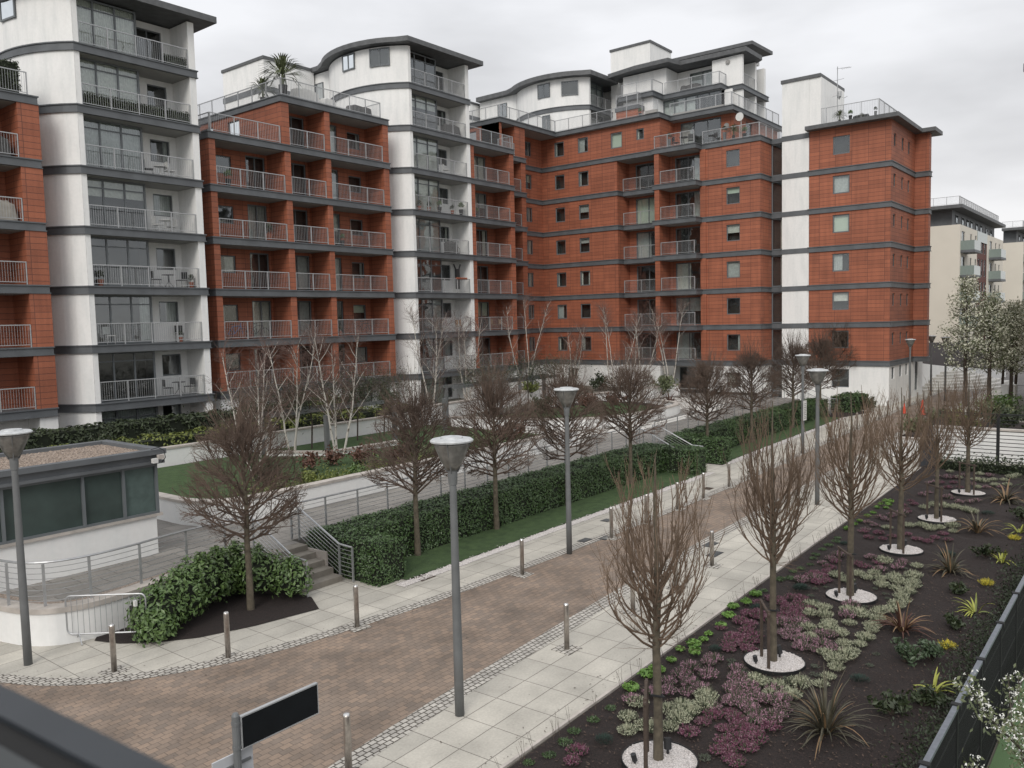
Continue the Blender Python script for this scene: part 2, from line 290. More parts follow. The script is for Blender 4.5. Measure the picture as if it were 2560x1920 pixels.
def window(parent, fr, u0,u1,z0,z1, d=-.10, n=1, cur=None, name='window', deep=.45, bw=.065, trans=False):
    mb = MB()
    for a,b,c,e in ((u0,u0+bw,z0,z1),(u1-bw,u1,z0,z1),(u0+bw,u1-bw,z0,z0+bw),(u0+bw,u1-bw,z1-bw,z1)): fbox(mb,fr,a,b,d-.03,d+.03,c,e)
    for k in range(1, n):
        u = u0+(u1-u0)*k/n; fbox(mb,fr,u-bw/2,u+bw/2,d-.03,d+.03,z0+bw,z1-bw)
    if trans: fbox(mb,fr,u0+bw,u1-bw,d-.025,d+.025,z1-.5,z1-.44)
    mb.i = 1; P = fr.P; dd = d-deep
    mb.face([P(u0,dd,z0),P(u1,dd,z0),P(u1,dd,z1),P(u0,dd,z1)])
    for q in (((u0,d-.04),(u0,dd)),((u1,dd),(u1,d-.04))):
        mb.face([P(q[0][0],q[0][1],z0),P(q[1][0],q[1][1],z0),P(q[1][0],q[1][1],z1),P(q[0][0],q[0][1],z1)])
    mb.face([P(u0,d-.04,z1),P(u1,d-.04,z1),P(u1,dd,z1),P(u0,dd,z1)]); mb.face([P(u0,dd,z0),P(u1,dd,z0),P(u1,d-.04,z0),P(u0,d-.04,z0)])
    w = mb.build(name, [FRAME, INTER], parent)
    g = MB(); g.face([P(u0+bw,d,z0+bw),P(u1-bw,d,z0+bw),P(u1-bw,d,z1-bw),P(u0+bw,d,z1-bw)]); g.build('pane', GLASS, w)
    if cur is None: cur = RW.choice(['none','none','side','side','full','blind','half'])
    if cur != 'none':
        c = MB(); dc = d-.14
        def drape(a, b, z_0, z_1):
            k = max(4, int((b-a)/.06)); 
            for j in range(k):
                x0 = a+(b-a)*j/k; x1 = a+(b-a)*(j+1)/k; e0 = .025*(j % 2); e1 = .025*((j+1) % 2)
                c.face([P(x0,dc+e0,z_0),P(x1,dc+e1,z_0),P(x1,dc+e1,z_1),P(x0,dc+e0,z_1)])
        W_ = u1-u0; m = RW.choice([CURT,CURT2,CURT2])
        if cur == 'full': drape(u0+.02,u1-.02,z0+.03,z1-.02)
        elif cur == 'side':
            if RW.random() < .6: drape(u0+.03,u0+W_*RW.uniform(.15,.3),z0+.03,z1-.02)
            else: drape(u1-W_*RW.uniform(.15,.3),u1-.03,z0+.03,z1-.02)
            if RW.random() < .4: drape(u1-W_*.18,u1-.03,z0+.03,z1-.02)
        elif cur == 'blind': c.face([P(u0,dc,z0+(z1-z0)*RW.choice([.0,.45,.6])),P(u1,dc,z0+(z1-z0)*.5),P(u1,dc,z1),P(u0,dc,z1)]) if False else c.face([P(u0,dc,zb:=z0+(z1-z0)*RW.choice([.05,.5,.65])),P(u1,dc,zb),P(u1,dc,z1),P(u0,dc,z1)]); m = RW.choice([BLIND,CURT,CURT2])
        elif cur == 'half': drape(u0+W_*.45,u1-.03,z0+.03,z1-.02)
        if c.f: c.build('curtain', m, w)
    return w
RAILC = {}
def railing(parent, p0, p1, z, h=1.08, mat_=None, name='balcony_railing'):
    """railing object with shared mesh; p0,p1 world xy"""
    a = Vector((p0[0],p0[1],0)); b = Vector((p1[0],p1[1],0)); ln = round((b-a).length, 2)
    key = (ln, h)
    if key not in RAILC:
        mb = MB(); n = max(1, round(ln/1.45)); mb.box(0,ln,-.025,.025,h-.045,h); mb.box(0,ln,-.012,.012,.10,.13)
        for k in range(n+1):
            x = min(max(ln*k/n, .022), ln-.022); mb.box(x-.022,x+.022,-.03,.03,0,h-.045)
        nb = int(ln/.115)
        for k in range(1, nb):
            x = ln*k/nb; mb.box(x-.0055,x+.0055,-.0055,.0055,.13,h-.045)
        o = mb.build(name, RAILW); RAILC[key] = o.data
        bpy.data.objects.remove(o)
    o = bpy.data.objects.new(name, RAILC[key]); COL.objects.link(o)
    ang = math.atan2(b.y-a.y, b.x-a.x); L0 = ORG[parent.name]
    o.parent = parent; o.location = (a.x-L0.x, a.y-L0.y, z-L0.z); o.rotation_euler = (0,0,ang)
    return o
def band(parent, poly, z1, t=.42, name='floor_band'):
    """steel-edged floor slab: web plus projecting top and bottom flange; pale soffit set up inside"""
    mb = MB()
    def off(poly, d):
        n = len(poly); A = sum(poly[i][0]*poly[(i+1)%n][1]-poly[(i+1)%n][0]*poly[i][1] for i in range(n)); sg = 1 if A > 0 else -1; out = []
        for i in range(n):
            p0 = Vector(poly[i-1]); p1 = Vector(poly[i]); p2 = Vector(poly[(i+1)%n])
            e1 = (p1-p0).normalized(); e2 = (p2-p1).normalized(); n1 = Vector((e1.y,-e1.x))*sg; n2 = Vector((e2.y,-e2.x))*sg
            m = (n1+n2); m = m/max(.3, m.length_squared)*2; out.append((p1.x+m.x*d, p1.y+m.y*d))
        return out
    poly = [tuple(p) for p in poly]
    mb.prism(off(poly,.10), z1-.06, z1); mb.prism(off(poly,.05), z1-t+.05, z1-.062); mb.prism(off(poly,.09), z1-t, z1-t+.048)
    mb.i = 1; mb.prism(off(poly,-.12), z1-t-.02, z1-t-.003)
    return mb.build(name, [BAND, SOFFIT], parent)
Z = lambda k: 3.38+2.96*k
T = .42
def rect(x0,x1,y0,y1): return [(x0,y0),(x1,y0),(x1,y1),(x0,y1)]
BR = 6.594
def bow(x, y, off=0, a=1.0, n=14, r=BR):
    """arc from back point to front corner (x,y), bulging to -X"""
    cx_, cy_ = x+5.0, y+4.3; t0 = math.atan2(4.3,-5.0); t1 = math.atan2(-4.3,-5.0)+2*math.pi
    return [(cx_+(r+off)*math.cos(t0+(t1-t0)*k/n), cy_+(r+off)*math.sin(t0+(t1-t0)*k/n)) for k in range(n+1)]
# ================================================================ BUILDINGS
def slot_bays(par, mbw, fr, y_or_x, axis, piers, bays, k, depth, pier_d=0.0, rail=True, holeonly=False):
    """one storey k of recessed balconies: piers, back wall with holes, windows, railings"""
    z0 = Z(k); z1 = Z(k+1)-T
    for a, b in piers: fbox(mbw, fr, a, b, -depth-.3, pier_d, z0, z1)
    for (u0,u1,holes) in bays:
        hs = [(a,b,z0+c,z0+e_) for (a,b,c,e_,n,t) in holes]
        fwall(mbw, fr, u0, u1, z0, z1, hs, d=-depth)
        for (a,b,c,e_,n,t), h in zip(holes, hs):
            window(par, fr, h[0],h[1],h[2],h[3], d=-depth-.1, n=n, name='balcony_door' if t else 'window', bw=.085 if t else .065)
        if rail:
            p0 = fr.P(u0+.02, -.06, 0); p1 = fr.P(u1-.02, -.06, 0); railing(par, p0, p1, z0)
GROUND = .8
def white_tower(name, label, x, y, xr, ktop, yb, topwin=True, kbot=0):
    t = thing(name, label, 'apartment tower', (x, y, GROUND)); fr = FA(y)
    w = MB(); zt = Z(ktop)
    outer = bow(x,y); inner = bow(x,y,-.3)
    for k in range(kbot-1, ktop):
        z0 = Z(k) if k >= kbot else GROUND; z1 = Z(k+1)-T
        w.prism([(x,yb),(x+.3,yb)]+inner+list(reversed(outer)), z0, z1) if False else None
        w.prism(outer+list(reversed(inner)), z0, z1); w.box(x, x+.3, y+8.62, yb, z0, z1)
        w.box(x+.02, x+.27, y+.003, y+.5, z0, z1)                       # corner return
        w.box(xr-.38, xr, y+.01, yb, z0, z1)                              # right-hand pier and side wall
        top = (k == ktop-1)
        hw = (x+4.62, x+5.75, z0+1.05, z0+2.25) if not top else (x+4.0, x+5.6, z0+.05, z0+2.2)
        if k < kbot: hw = (x+4.5, x+5.6, z0+.35, z0+2.0)
        fwall(w, fr, x+3.6, xr-.38, z0, z1, [hw], d=-1.8)
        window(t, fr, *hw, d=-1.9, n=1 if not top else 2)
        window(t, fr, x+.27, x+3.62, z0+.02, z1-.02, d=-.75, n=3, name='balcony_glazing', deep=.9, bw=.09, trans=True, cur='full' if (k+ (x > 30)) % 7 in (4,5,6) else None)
        gl = FB(x+3.62); ms = MB(); fbox(ms, gl, y+.75, y+1.8, -.03, .03, z0, z1); 
        ms.build('glazing_side', GLASSG if False else FRAME, t)
        if k >= kbot: railing(t, (x+.28, y+.07), (xr-.40, y+.07), z0)
    w.build('wall', WHITE, t)
    for k in range(kbot, ktop):
        band(t, bow(x,y,.0)+[(xr,y),(xr,yb),(x,yb)], Z(k))
    r = MB(); e = .7
    poly = [(x-e+.25,yb)]+[(x-e+.25, y+9.4)]+bow(x,y,e-.1)[1:-1]+[(x-.55,y-e+.1),(xr+1.0,y-e),(xr+1.0,yb)]
    r.prism(poly, zt-.34, zt+.0); 
    ins = [(p[0]+.25, p[1]) for p in poly]
    r.build('roof', ROOFM, t)
    # windows standing in the curved wall of the top storey
    if topwin:
        for (ym, wd, a, b, n) in topwin:
            cx_, cy_ = x+5.0, y+4.3; s = (ym-cy_)/BR; th = math.pi-math.asin(s); D = Vector((math.cos(th), math.sin(th), 0)); U = Vector((D.y, -D.x, 0)); U = -U if U.y < 0 else U
            f2 = Fr((cx_+BR*D.x, cy_+BR*D.y, 0), U, D); window(t, f2, -wd/2, wd/2, a, b, d=.045, n=n, cur='none', deep=.03, bw=.09)
    return t
LT = white_tower('apartment_tower', 'tall white curved tower filling the left edge of the photo, glazed balconies on every floor', 19.35, 42.25, 25.85, 7, 56,
                 [(45.6,1.3,22.55,23.6,1),(48.1,1.0,22.35,23.5,1)])
WT2 = white_tower('apartment_tower', 'white curved tower in the middle, between the two red blocks with stacked balconies', 42.69, 42.72, 49.15, 8, 58,
                 [(44.45,1.55,25.3,26.55,2),(47.15,1.35,25.45,26.6,2)])
# window and alcove details on the straight flank of the middle tower
window(WT2, FB(42.69), 52.0, 53.0, 24.6, 25.9, d=.04, deep=.03, cur='none'); window(WT2, FB(42.69), 43.6+7.9, 44.6+7.9, 21.3, 23.4, d=.04, deep=.03, cur='none', name='terrace_door')

def base_mass(t, poly, z1, m, name='base_wall'):
    mb = MB(); mb.prism(poly, GROUND-.8, z1); return mb.build(name, m, t)
# ---- far left red block
LR = thing('apartment_block', 'dark red clad block cut off by the left edge of the photo', 'apartment block', (17.58, 42.25, GROUND))
w = MB(); fr = FA(42.3)
for k in range(0, 5):
    slot_bays(LR, w, fr, 0, 'A', [(16.62,17.58),(11.6,12.0)], [(12.0,16.62,[(12.6,13.6,1.1,2.1,1,0),(14.2,15.6,.03,2.3,2,1)])], k, 1.9)
w.box(17.2, 17.58, 44.45, 55, GROUND, Z(5)-T); w.box(8, 17.58, 54.6, 55, Z(0), Z(5)-T); w.box(8, 8.4, 42.6, 54.6, Z(0), Z(5)-T)
fwall(w, fr, 8, 11.6, Z(0), Z(5)-T, [])
w.build('wall', RED, LR)
b = MB(); fwall(b, fr, 8, 17.2, GROUND, Z(0)-T, [(13.9,15.6,GROUND+.5,GROUND+1.5)], d=-1.4); b.build('base_wall', WHITE, LR); b = MB(); b.box(16.75,17.58,42.4,44.4,GROUND,Z(0)-T); b.build('base_pier', WHITE, LR)
window(LR, fr, 13.9,15.6,GROUND+.5,GROUND+1.5, d=-1.5, n=2)
for k in range(0, 6): band(LR, rect(8,17.5,42.35,55), Z(k))
railing(LR, (9.5,42.45), (17.2,42.45), Z(5))
# ---- middle red block
MR = thing('apartment_block', 'red clad block between the two white towers, potted palms on its roof terrace', 'apartment block', (26.76, 42.8, GROUND))
w = MB(); fr = FA(42.8); X0, X1 = 26.76, 40.6
piers = [(X0,27.16),(31.9,32.34),(35.08,35.5),(40.1,X1)]
bays = [(27.16,31.9,[(28.2,29.35,1.05,2.1,1,0),(30.35,31.75,.03,2.35,2,1)]),(32.34,35.08,[(33.0,34.9,.03,2.35,2,1)]),(35.5,40.1,[(36.2,37.6,.03,2.35,2,1),(38.5,39.65,1.0,2.1,1,0)])]
for k in range(0, 5): slot_bays(MR, w, fr, 0, 'A', piers, bays, k, 1.85)
slot_bays(MR, w, fr, 0, 'A', [(31.76,32.34),(35.08,35.5),(40.1,X1)], bays[1:], 5, 1.85)
railing(MR, (26.95,42.9), (31.7,42.9), Z(5)); railing(MR, (26.95,56), (26.95,42.95), Z(5))
w.box(X0, X0+.35, 44.95, 57, Z(0), Z(5)-T); w.box(X1-.35, X1, 44.95, 57, Z(0), Z(6)-T); w.box(X0+.36, X1-.36, 56.6, 57, Z(0), Z(6)-T)
fwall(w, FB(31.76), 44.95, 56.6, Z(5), Z(6)-T, [(47.2,48.5,Z(5)+.03,Z(5)+2.2),(50.2,51.6,Z(5)+.03,Z(5)+2.2)])
window(MR, FB(31.76), 47.2,48.5,Z(5)+.03,Z(5)+2.2, n=1, name='terrace_door'); window(MR, FB(31.76), 50.2,51.6,Z(5)+.03,Z(5)+2.2, n=2, name='terrace_door')
w.build('wall', RED, MR)
b = MB(); fwall(b, fr, X0, X1, GROUND, Z(0)-T, [(28.3,29.6,1.1,2.5),(38.2,39.5,1.4,2.7),(33,34.6,.85,2.6)], d=-1.3)
for a, c in ((X0,27.9),(35.0,35.7),(40.0,X1)): b.box(a, c, 42.85, 44.1, GROUND, Z(0)-T)
b.build('base_wall', WHITE, MR)
for q in ((28.3,29.6,1.1,2.5),(38.2,39.5,1.4,2.7),(33,34.6,.85,2.6)): window(MR, fr, *q, d=-1.4, n=2)
for k in range(0, 6): band(MR, rect(X0,X1,42.8,57), Z(k))
band(MR, rect(31.76,X1,42.8,57), Z(6))
railing(MR, (31.95,42.95), (40.1,42.95), Z(6)); railing(MR, (31.95,56.5), (31.95,42.95), Z(6)); railing(MR, (40.1,42.95), (40.1,45.9), Z(6))
# ---- stair heads
def stairhead(label, x0,x1,y0,y1,z0,z1, zb):
    t = thing('stair_tower', label, 'stair tower', (x0,y0,z0)); m = MB(); m.box(x0,x1,y0,y1,z0,z1-.22); m.build('wall', WHITE, t)
    m = MB(); m.box(x0-.08,x1+.08,y0-.08,y1+.08,z1-.22,z1); m.build('roof_edge', ROOFM, t)
    if zb: m = MB(); m.box(x0-.05,x1+.05,y0-.05,y1+.05,zb-.42,zb); m.build('floor_band', BAND, t)
    return t
stairhead('white box-shaped stair head behind the roof palms, grey band round it', 37.9, 42.5, 52.9, 58.2, Z(6), 27.0, 24.85)
# ---- L-shaped red block, left leg (facing the camera) and right leg
A2 = thing('apartment_block', 'large L-shaped red clad block at the end of the courtyard', 'apartment block', (63.2, 44.6, GROUND))
w = MB(); b = MB()
fr = FA(42.8)
for k in range(0, 6):
    slot_bays(A2, w, fr, 0, 'A', [(49.2,49.66),(54.1,54.62)], [(49.66,54.1,[(50.1,50.7,.9,2.1,1,0),(51.4,53.2,.03,2.35,2,1)])], k, 1.8)
    slot_bays(A2, w, FA(44.4), 0, 'A', [(57.72,58.34)], [(54.62,57.72,[(55.6,57.2,.03,2.3,2,1)])], k, 1.7, rail=True)
for k in range(0, 7):
    z0 = Z(k); z1 = Z(k+1)-T; f46 = FA(46.2)
    fwall(w, f46, 58.34, 63.2, z0, z1, [(60.35,61.6,z0+.85,z0+2.15)]); window(A2, f46, 60.35,61.6,z0+.85,z0+2.15, n=2)
    w.box(58.0, 58.34, 46.12, 48.0, z0, z1)
k = 6; z0 = Z(6); z1 = Z(7)-T
fwall(w, FB(54.9), 44.45, 56, z0, z1, [(47,48.2,z0+.03,z0+2.2)]); window(A2, FB(54.9), 47,48.2,z0+.03,z0+2.2, name='terrace_door')
slot_bays(A2, w, FA(44.4), 0, 'A', [(54.9,55.15),(56.9,58.34)], [(55.15,56.9,[(55.5,56.8,.03,2.3,1,1)])], 6, 1.7, rail=True)
w.box(49.2, 49.5, 44.95, 57, Z(0), Z(6)-T)
# right leg
XW = 63.2; fB = FB(XW)
for k in range(0, 7):
    z0 = Z(k); z1 = Z(k+1)-T
    hs = [(43.66,44.75,z0+.8,z0+2.12),(41.05,42.15,z0+.8,z0+2.12)]
    yl = 38.1
    if k == 6: hs += [(37.55,38.7,z0+.68,z0+2.02),(35.4,36.15,z0+1.05,z0+1.98)]; yl = 33.9
    fwall(w, fB, yl, 46.2, z0, z1, hs)
    for h in hs: window(A2, fB, *h, n=1, cur=None, bw=.09)
    if k < 6:
        w.box(XW+.02, 65.4, 38.1, 38.45, z0, z1)                     # side of the recessed bay
        w.box(64.05, 65.6, 33.9, 34.55, z0, z1); w.box(62.98, 64.05, 33.9, 34.34, z0, z1); w.box(64.05, 65.6, 30.2, 30.7, z0, z1); w.box(62.98, 64.05, 30.36, 30.72, z0, z1) if False else None
        fb = FB(65.2)
        fwall(w, fb, 34.55, 38.1, z0, z1, [(34.9,37.4,z0+.03,z0+2.35)]); window(A2, fb, 34.9,37.4,z0+.03,z0+2.35, d=-.08, n=2, name='balcony_door', bw=.085)
        fb = FB(64.9)
        fwall(w, fb, 30.7, 33.9, z0, z1, [(31.0,33.4,z0+.03,z0+2.35)]); window(A2, fb, 31.0,33.4,z0+.03,z0+2.35, d=-.08, n=2, name='balcony_door', bw=.085)
        railing(A2, (64.12,38.05), (64.12,34.6), z0); railing(A2, (63.1,33.85), (63.1,30.75), z0)
        fR = FB(64.15); h = (27.3,28.45,z0+.82,z0+2.15)
        fwall(w, fR, 25.6, 30.2, z0, z1, [h]); window(A2, fR, *h, n=1, cur=RW.choice(['full','blind','none','side']))
        w.box(64.16, 66.3, 25.6, 25.9, z0, z1)
w.box(62.98, 63.2, 30.36, 30.7, Z(0), Z(6)-T) if False else None
# set-back top storey of the right leg
z0 = Z(6); z1 = Z(7)-T
w.box(XW+.02, 65.8, 33.9, 34.2, z0, z1)
fT = FB(65.8); fwall(w, fT, 28.5, 33.9, z0, z1, [(29.6,33.3,z0+.03,z0+2.4)]); window(A2, fT, 29.6,33.3,z0+.03,z0+2.4, n=3, name='terrace_glazing', bw=.09)
fwall(w, FA(28.5), 65.8, 75.5, z0, z1, [(68.3,69.6,z0+.03,z0+2.2)]); window(A2, FA(28.5), 68.3,69.6,z0+.03,z0+2.2, name='terrace_door')
w.box(75.2, 75.5, 28.51, 56, z0, z1); w.box(75.9, 76.2, 25.6, 56, Z(0), Z(6)-T); w.box(49.5,75.9,56.6,57,Z(0),Z(6)-T); w.box(66.31,75.9,25.6,25.9,Z(0),Z(6)-T)
w.build('wall', RED, A2)
# white ground storey
fwall(b, fB, 33.9, 46.2, GROUND, Z(0)-T, [(42.5,43.6,1.6,2.6)]); fwall(b, FB(64.15), 25.6, 30.2, GROUND, Z(0)-T, [(27.3,28.45,1.2,2.4)])
fwall(b, FB(65.4), 30.2, 33.9, GROUND, Z(0)-T, [(30.8,33.4,.85,2.7)]); pr = MB(); pr.box(62.9,63.15,33.9,34.5,GROUND,Z(0)-T); pr.build('base_pier', WHITE, A2)
pr = MB(); pr.box(64.16,66.4,25.6,25.9,0,Z(0)-T); pr.build('end_wall', WHITE, A2)
for a, c, h in ((49.2,54.6,42.8+1.3),(54.6,58.3,44.4+1.2),(58.34,63.2,46.2)):
    f_ = FA(h); hh = [(a+1.6,a+2.9,.85,2.6)]; fwall(b, f_, a, c, GROUND, Z(0)-T, hh); window(A2, f_, *hh[0], n=2)

for q in ((49.2,49.9,42.85,44.05),(54.0,54.6,42.85,44.05),(57.6,58.3,44.45,45.55)): pr = MB(); pr.box(*q,GROUND,Z(0)-T); pr.build('base_pier', WHITE, A2)
b.build('base_wall', WHITE, A2)
window(A2, FB(65.4), 30.8,33.4,.85,2.7, n=3); window(A2, FB(64.15), 27.3,28.45,1.2,2.4); window(A2, fB, 42.5,43.6,1.6,2.6)
polyL = [(49.2,42.8),(54.62,42.8),(54.62,44.4),(58.34,44.4),(58.34,46.2),(63.2,46.2),(63.2,38.1),(64.15,38.1),(64.15,34.5),(63.0,34.5),(63.0,30.6),(64.15,30.6),(64.15,25.6),(75.9,25.6),(75.9,57),(49.2,57)]
polyT = [p for p in polyL if p not in ((63.2,38.1),(64.15,38.1),(64.15,34.5))]
polyT.insert(6, (63.2,34.5))
for k in range(0, 7): band(A2, polyL if k < 6 else polyT, Z(k))
band(A2, [(54.9,44.35),(62.9,44.35),(62.9,33.8),(64.9,33.8),(64.9,28.2),(75.6,28.2),(75.6,57),(54.9,57)], Z(7))
railing(A2, (54.75,42.95), (49.3,42.95), Z(6)); railing(A2, (54.5,44.3), (54.5,43.0), Z(6))
# roof terraces of the right leg
railing(A2, (63.15,34.4), (63.15,30.75), Z(6)); railing(A2, (64.35,30.6), (64.35,25.75), Z(6)); railing(A2, (64.35,25.75), (75.5,25.75), Z(6))
railing(A2, (55.05,56.5), (55.05,44.5), Z(7)); railing(A2, (55.05,44.5), (63.05,44.5), Z(7)); railing(A2, (63.05,44.5), (63.05,33.95), Z(7)); railing(A2, (65.05,33.9), (65.05,28.35), Z(7)); railing(A2, (65.05,28.35), (75.4,28.35), Z(7))
m = MB(); m.box(62.75,62.9,35.0,33.9,Z(7),Z(7)+.25); m.box(64.95,65.0,29.0,33.6,Z(7)+.01,Z(7)+.16); m.build('parapet_upstand', SOFFIT, A2)
# round wall lights and satellite dish
def wall_light(par, fr, u, d, z, r=.16, name='wall_light', m=SOFFIT):
    mb = MB(); P = fr.P; n = 10
    for dd, rr in ((.10,r),(.14,r*.6)):
        mb.face([P(u+rr*math.cos(2*math.pi*j/n), d+dd, z+rr*math.sin(2*math.pi*j/n)) for j in range(n)])
    for j in range(n):
        a0, a1 = 2*math.pi*j/n, 2*math.pi*(j+1)/n
        mb.face([P(u+r*math.cos(a0),d,z+r*math.sin(a0)),P(u+r*math.cos(a1),d,z+r*math.sin(a1)),P(u+r*math.cos(a1),d+.10,z+r*math.sin(a1)),P(u+r*math.cos(a0),d+.10,z+r*math.sin(a0))])
    return mb.build(name, m, par)
wall_light(A2, FB(65.8), 29.1, 0, Z(6)+1.55, .22)
# ---- rooftop white curved tower (third)
def roof_tower():
    x, y, xr, yb = 66.7, 43.1, 72.8, 56.5
    t = thing('apartment_tower', 'white curved penthouse storeys on the roof above the inner corner of the red block', 'apartment tower', (x,y,Z(7))); w = MB(); fr = FA(y)
    for k in (7, 8):
        z0 = Z(k); z1 = Z(k+1)-T
        w.prism(bow(x,y)+list(reversed(bow(x,y,-.3))), z0, z1); w.box(x,x+.3,y+8.62,yb,z0,z1); w.box(x+.02,x+.27,y+.003,y+.5,z0,z1); w.box(xr-.45,xr,y+.01,yb,z0,z1)
        h = (x+4.3,x+5.5,z0+.9,z0+2.1); fwall(w, fr, x+3.6, xr-.45, z0, z1, [h], d=-1.8); window(t, fr, *h, d=-1.9)
        window(t, fr, x+.27, x+3.62, z0+.02, z1-.02, d=-.75, n=3, name='balcony_glazing', deep=.9, bw=.09, cur='full', trans=True)
        if k == 8: railing(t, (x+.28,y+.07), (xr-.45,y+.07), z0)
    w.build('wall', WHITE, t); band(t, bow(x,y,0)+[(xr,y),(xr,yb),(x,yb)], Z(8))
    r = MB(); e = .8; zt = Z(9); r.prism([(x-.6,yb),(x-.6,y+9.4)]+bow(x,y,.7)[1:-1]+[(x-.6,y-.6),(xr+1.4,y-.8),(xr+1.4,yb)], zt-.42, zt); r.build('roof', ROOFM, t)
    cx_, cy_ = x+5, y+4.3
    for ym, wd, a, c, n in ((44.6,1.6,28.0,29.3,1),(47.15,1.4,28.1,29.4,2)):
        th = math.pi-math.asin((ym-cy_)/BR); D = Vector((math.cos(th), math.sin(th), 0)); U = Vector((-D.y, D.x, 0)); U = U if U.y > 0 else -U
        window(t, Fr((cx_+BR*D.x, cy_+BR*D.y, 0), U, D), -wd/2, wd/2, a, c, d=.045, n=n, cur='none', deep=.03, bw=.09)
    window(t, FB(x), 52.9, 54.1, 27.6, 29.0, d=.04, deep=.03, cur='none', n=2); window(t, FB(65.25), 46.4, 47.3, Z(7)+.05, Z(7)+2.3, d=.3, deep=.03, cur='none', name='terrace_door')
    return t
roof_tower()
stairhead('small white stair head seen past the middle white tower, left of the curved penthouse', 65.4, 70, 56.8, 60, Z(7), 29.6, 28.2)
# ---- stepped penthouse at the right end of the L-block roof
PH = thing('penthouse', 'white stepped penthouse with overhanging grey roofs on top of the red block', 'penthouse', (67, 30, Z(7)))
w = MB()
for k in (7, 8):
    z0 = Z(k); z1 = Z(k+1)-T
    if k == 7:
        fwall(w, FB(67.0), 36.6, 39.6, z0, z1, [(38.9,39.9,z0+.05,z0+2.1)]); window(PH, FB(67.0), 38.9,39.9,z0+.05,z0+2.1, cur='none', name='terrace_door')
        fwall(w, FA(36.6), 67.0, 70.5, z0, z1, []); w.box(69.4,69.6,30.2,30.9,z0,z1)
        window(PH, FB(69.0), 31.0, 36.6, z0+.02, z1-.02, d=0, n=5, name='curved_glazing', cur='half', bw=.1, deep=1.2, trans=True)
        fwall(w, FA(31.0), 69.0, 70.5, z0, z1, [])
    else:
        w.box(67.02,72,39.4,39.6,Z(7),Z(8)-T); fwall(w, FB(69.2), 36.4, 40.9, z0, z1, []); w.box(69.22,75.5,40.7,40.9,z0,z1); fwall(w, FA(36.4), 69.2, 71.5, z0, z1, [])
        fwall(w, FB(71.5), 32.4, 36.4, z0, z1, [(32.7,35.2,z0+.03,z0+2.25)]); window(PH, FB(71.5), 32.7,35.2,z0+.03,z0+2.25, n=2, name='terrace_door')
        w.box(70.21,71.5,32.2,32.4,z0,z1); fwall(w, FB(70.2), 31.2, 32.4, z0, z1, [])
    fwall(w, FB(70.2), 29.6, 31.2, z0, z1, []); w.box(70.21, 70.5, 29.6, 29.9, z0, z1)
    w.box(73.3, 73.6, 29.7, 31, z0, z1); fwall(w, FA(31.0), 70.5, 73.3, z0, z1, [])          # recess facing right
    w.box(75.6, 76.0, 29.8, 40.9, z0, z1); fr = FA(30.6)
    window(PH, fr, 73.62, 75.58, z0+.02, z1-.02, d=0, n=2, name='corner_glazing', bw=.1, deep=.6, trans=True, cur='none')
    if k == 8: railing(PH, (70.5,29.75), (73.3,29.75), z0)
w.box(73.4,76.0,30.4,33.5,Z(9)-T+.4,Z(9)+.9); w.build('wall', WHITE, PH)
band(PH, [(66.6,39.8),(66.6,36.4),(68.6,36.4),(68.6,30.9),(70.1,30.9),(70.1,29.6),(76.0,29.6),(76.0,40.9),(68.0,40.9)], Z(8))
railing(PH, (66.75,39.6), (66.75,36.55), Z(8)); railing(PH, (66.75,36.5), (68.7,36.5), Z(8)); railing(PH, (68.7,36.3), (68.7,31.05), Z(8)); railing(PH, (68.7,31.05), (70.1,31.05), Z(8))
m = MB(); zt = Z(9)
m.prism([(68.6,42.2),(68.0,39),(68.0,35.6),(69.6,35.2),(69.8,29.1),(73.4,29.1),(75.0,31),(75.0,42.2)], zt-.34, zt+.03); m.build('lower_roof', ROOFM, PH)
m = MB(); m.prism([(72.2,37),(72.4,29.6),(76.7,29.4),(76.7,42),(72.2,42)], zt+.95, zt+1.25); m.build('upper_roof', ROOFM, PH)
wall_light(PH, FB(70.2), 30.9, 0, Z(8)+2.1, .2)
stairhead('tall white lift housing behind the curved penthouse roofs, grey coping on top', 70.8, 75.0, 38.9, 43.2, Z(7), 33.0, None)
# ---- small red box on the roof with its own terrace
m = thing('roof_cabin', 'low red clad cabin with grey coping standing on the roof terrace beside the penthouse', 'roof cabin', (65.9,37.4,Z(7)))
q = MB(); q.box(65.9,66.9,37.5,39.7,Z(7)+.01,Z(7)+1.5); q.build('wall', RED, m); q = MB(); q.box(65.8,66.97,37.4,39.8,Z(7)+1.5,Z(7)+1.85); q.build('coping', BAND, m); railing(m, (65.9,39.7), (65.9,37.5), Z(7)+1.85); railing(m, (65.9,37.5), (66.9,37.5), Z(7)+1.85)
# ---- right-hand tower: glazed link, white strip, red front and side
RT = thing('apartment_block', 'red and white tower block on the right with small slit windows down its side', 'apartment block', (66, 16.4, 0))
w = MB(); fF = FB(66.0); fS = FA(16.4)
for k in range(0, 6):
    z0 = Z(k); z1 = Z(k+1)-T if k < 5 else Z(6)+.02
    h = (19.35,20.6,z0+.95,z0+2.32); fwall(w, fF, 16.4, 22.4, z0, z1, [h]); window(RT, fF, *h, n=1, cur=['none','blind','half','blind','full','none'][k] if k else 'none', bw=.09)
    hs = [(66.7,67.4,z0+1.15,z0+2.1),(69.0,69.65,z0+1.15,z0+2.1),(70.95,71.6,z0+1.15,z0+2.1)]
    fwall(w, fS, 66, 73.2, z0, z1, hs)
    for h in hs: window(RT, fS, *h, n=1, cur='none')
    w.box(73.2, 73.9, 15.35, 24.6, z0, z1)
w.build('wall', RED, RT)
w = MB()
hs = [(66.7,67.5,1.95,2.85),(69.0,69.75,1.98,2.88),(70.9,71.6,2.0,2.9),(74.0,75.05,.5,2.95)]
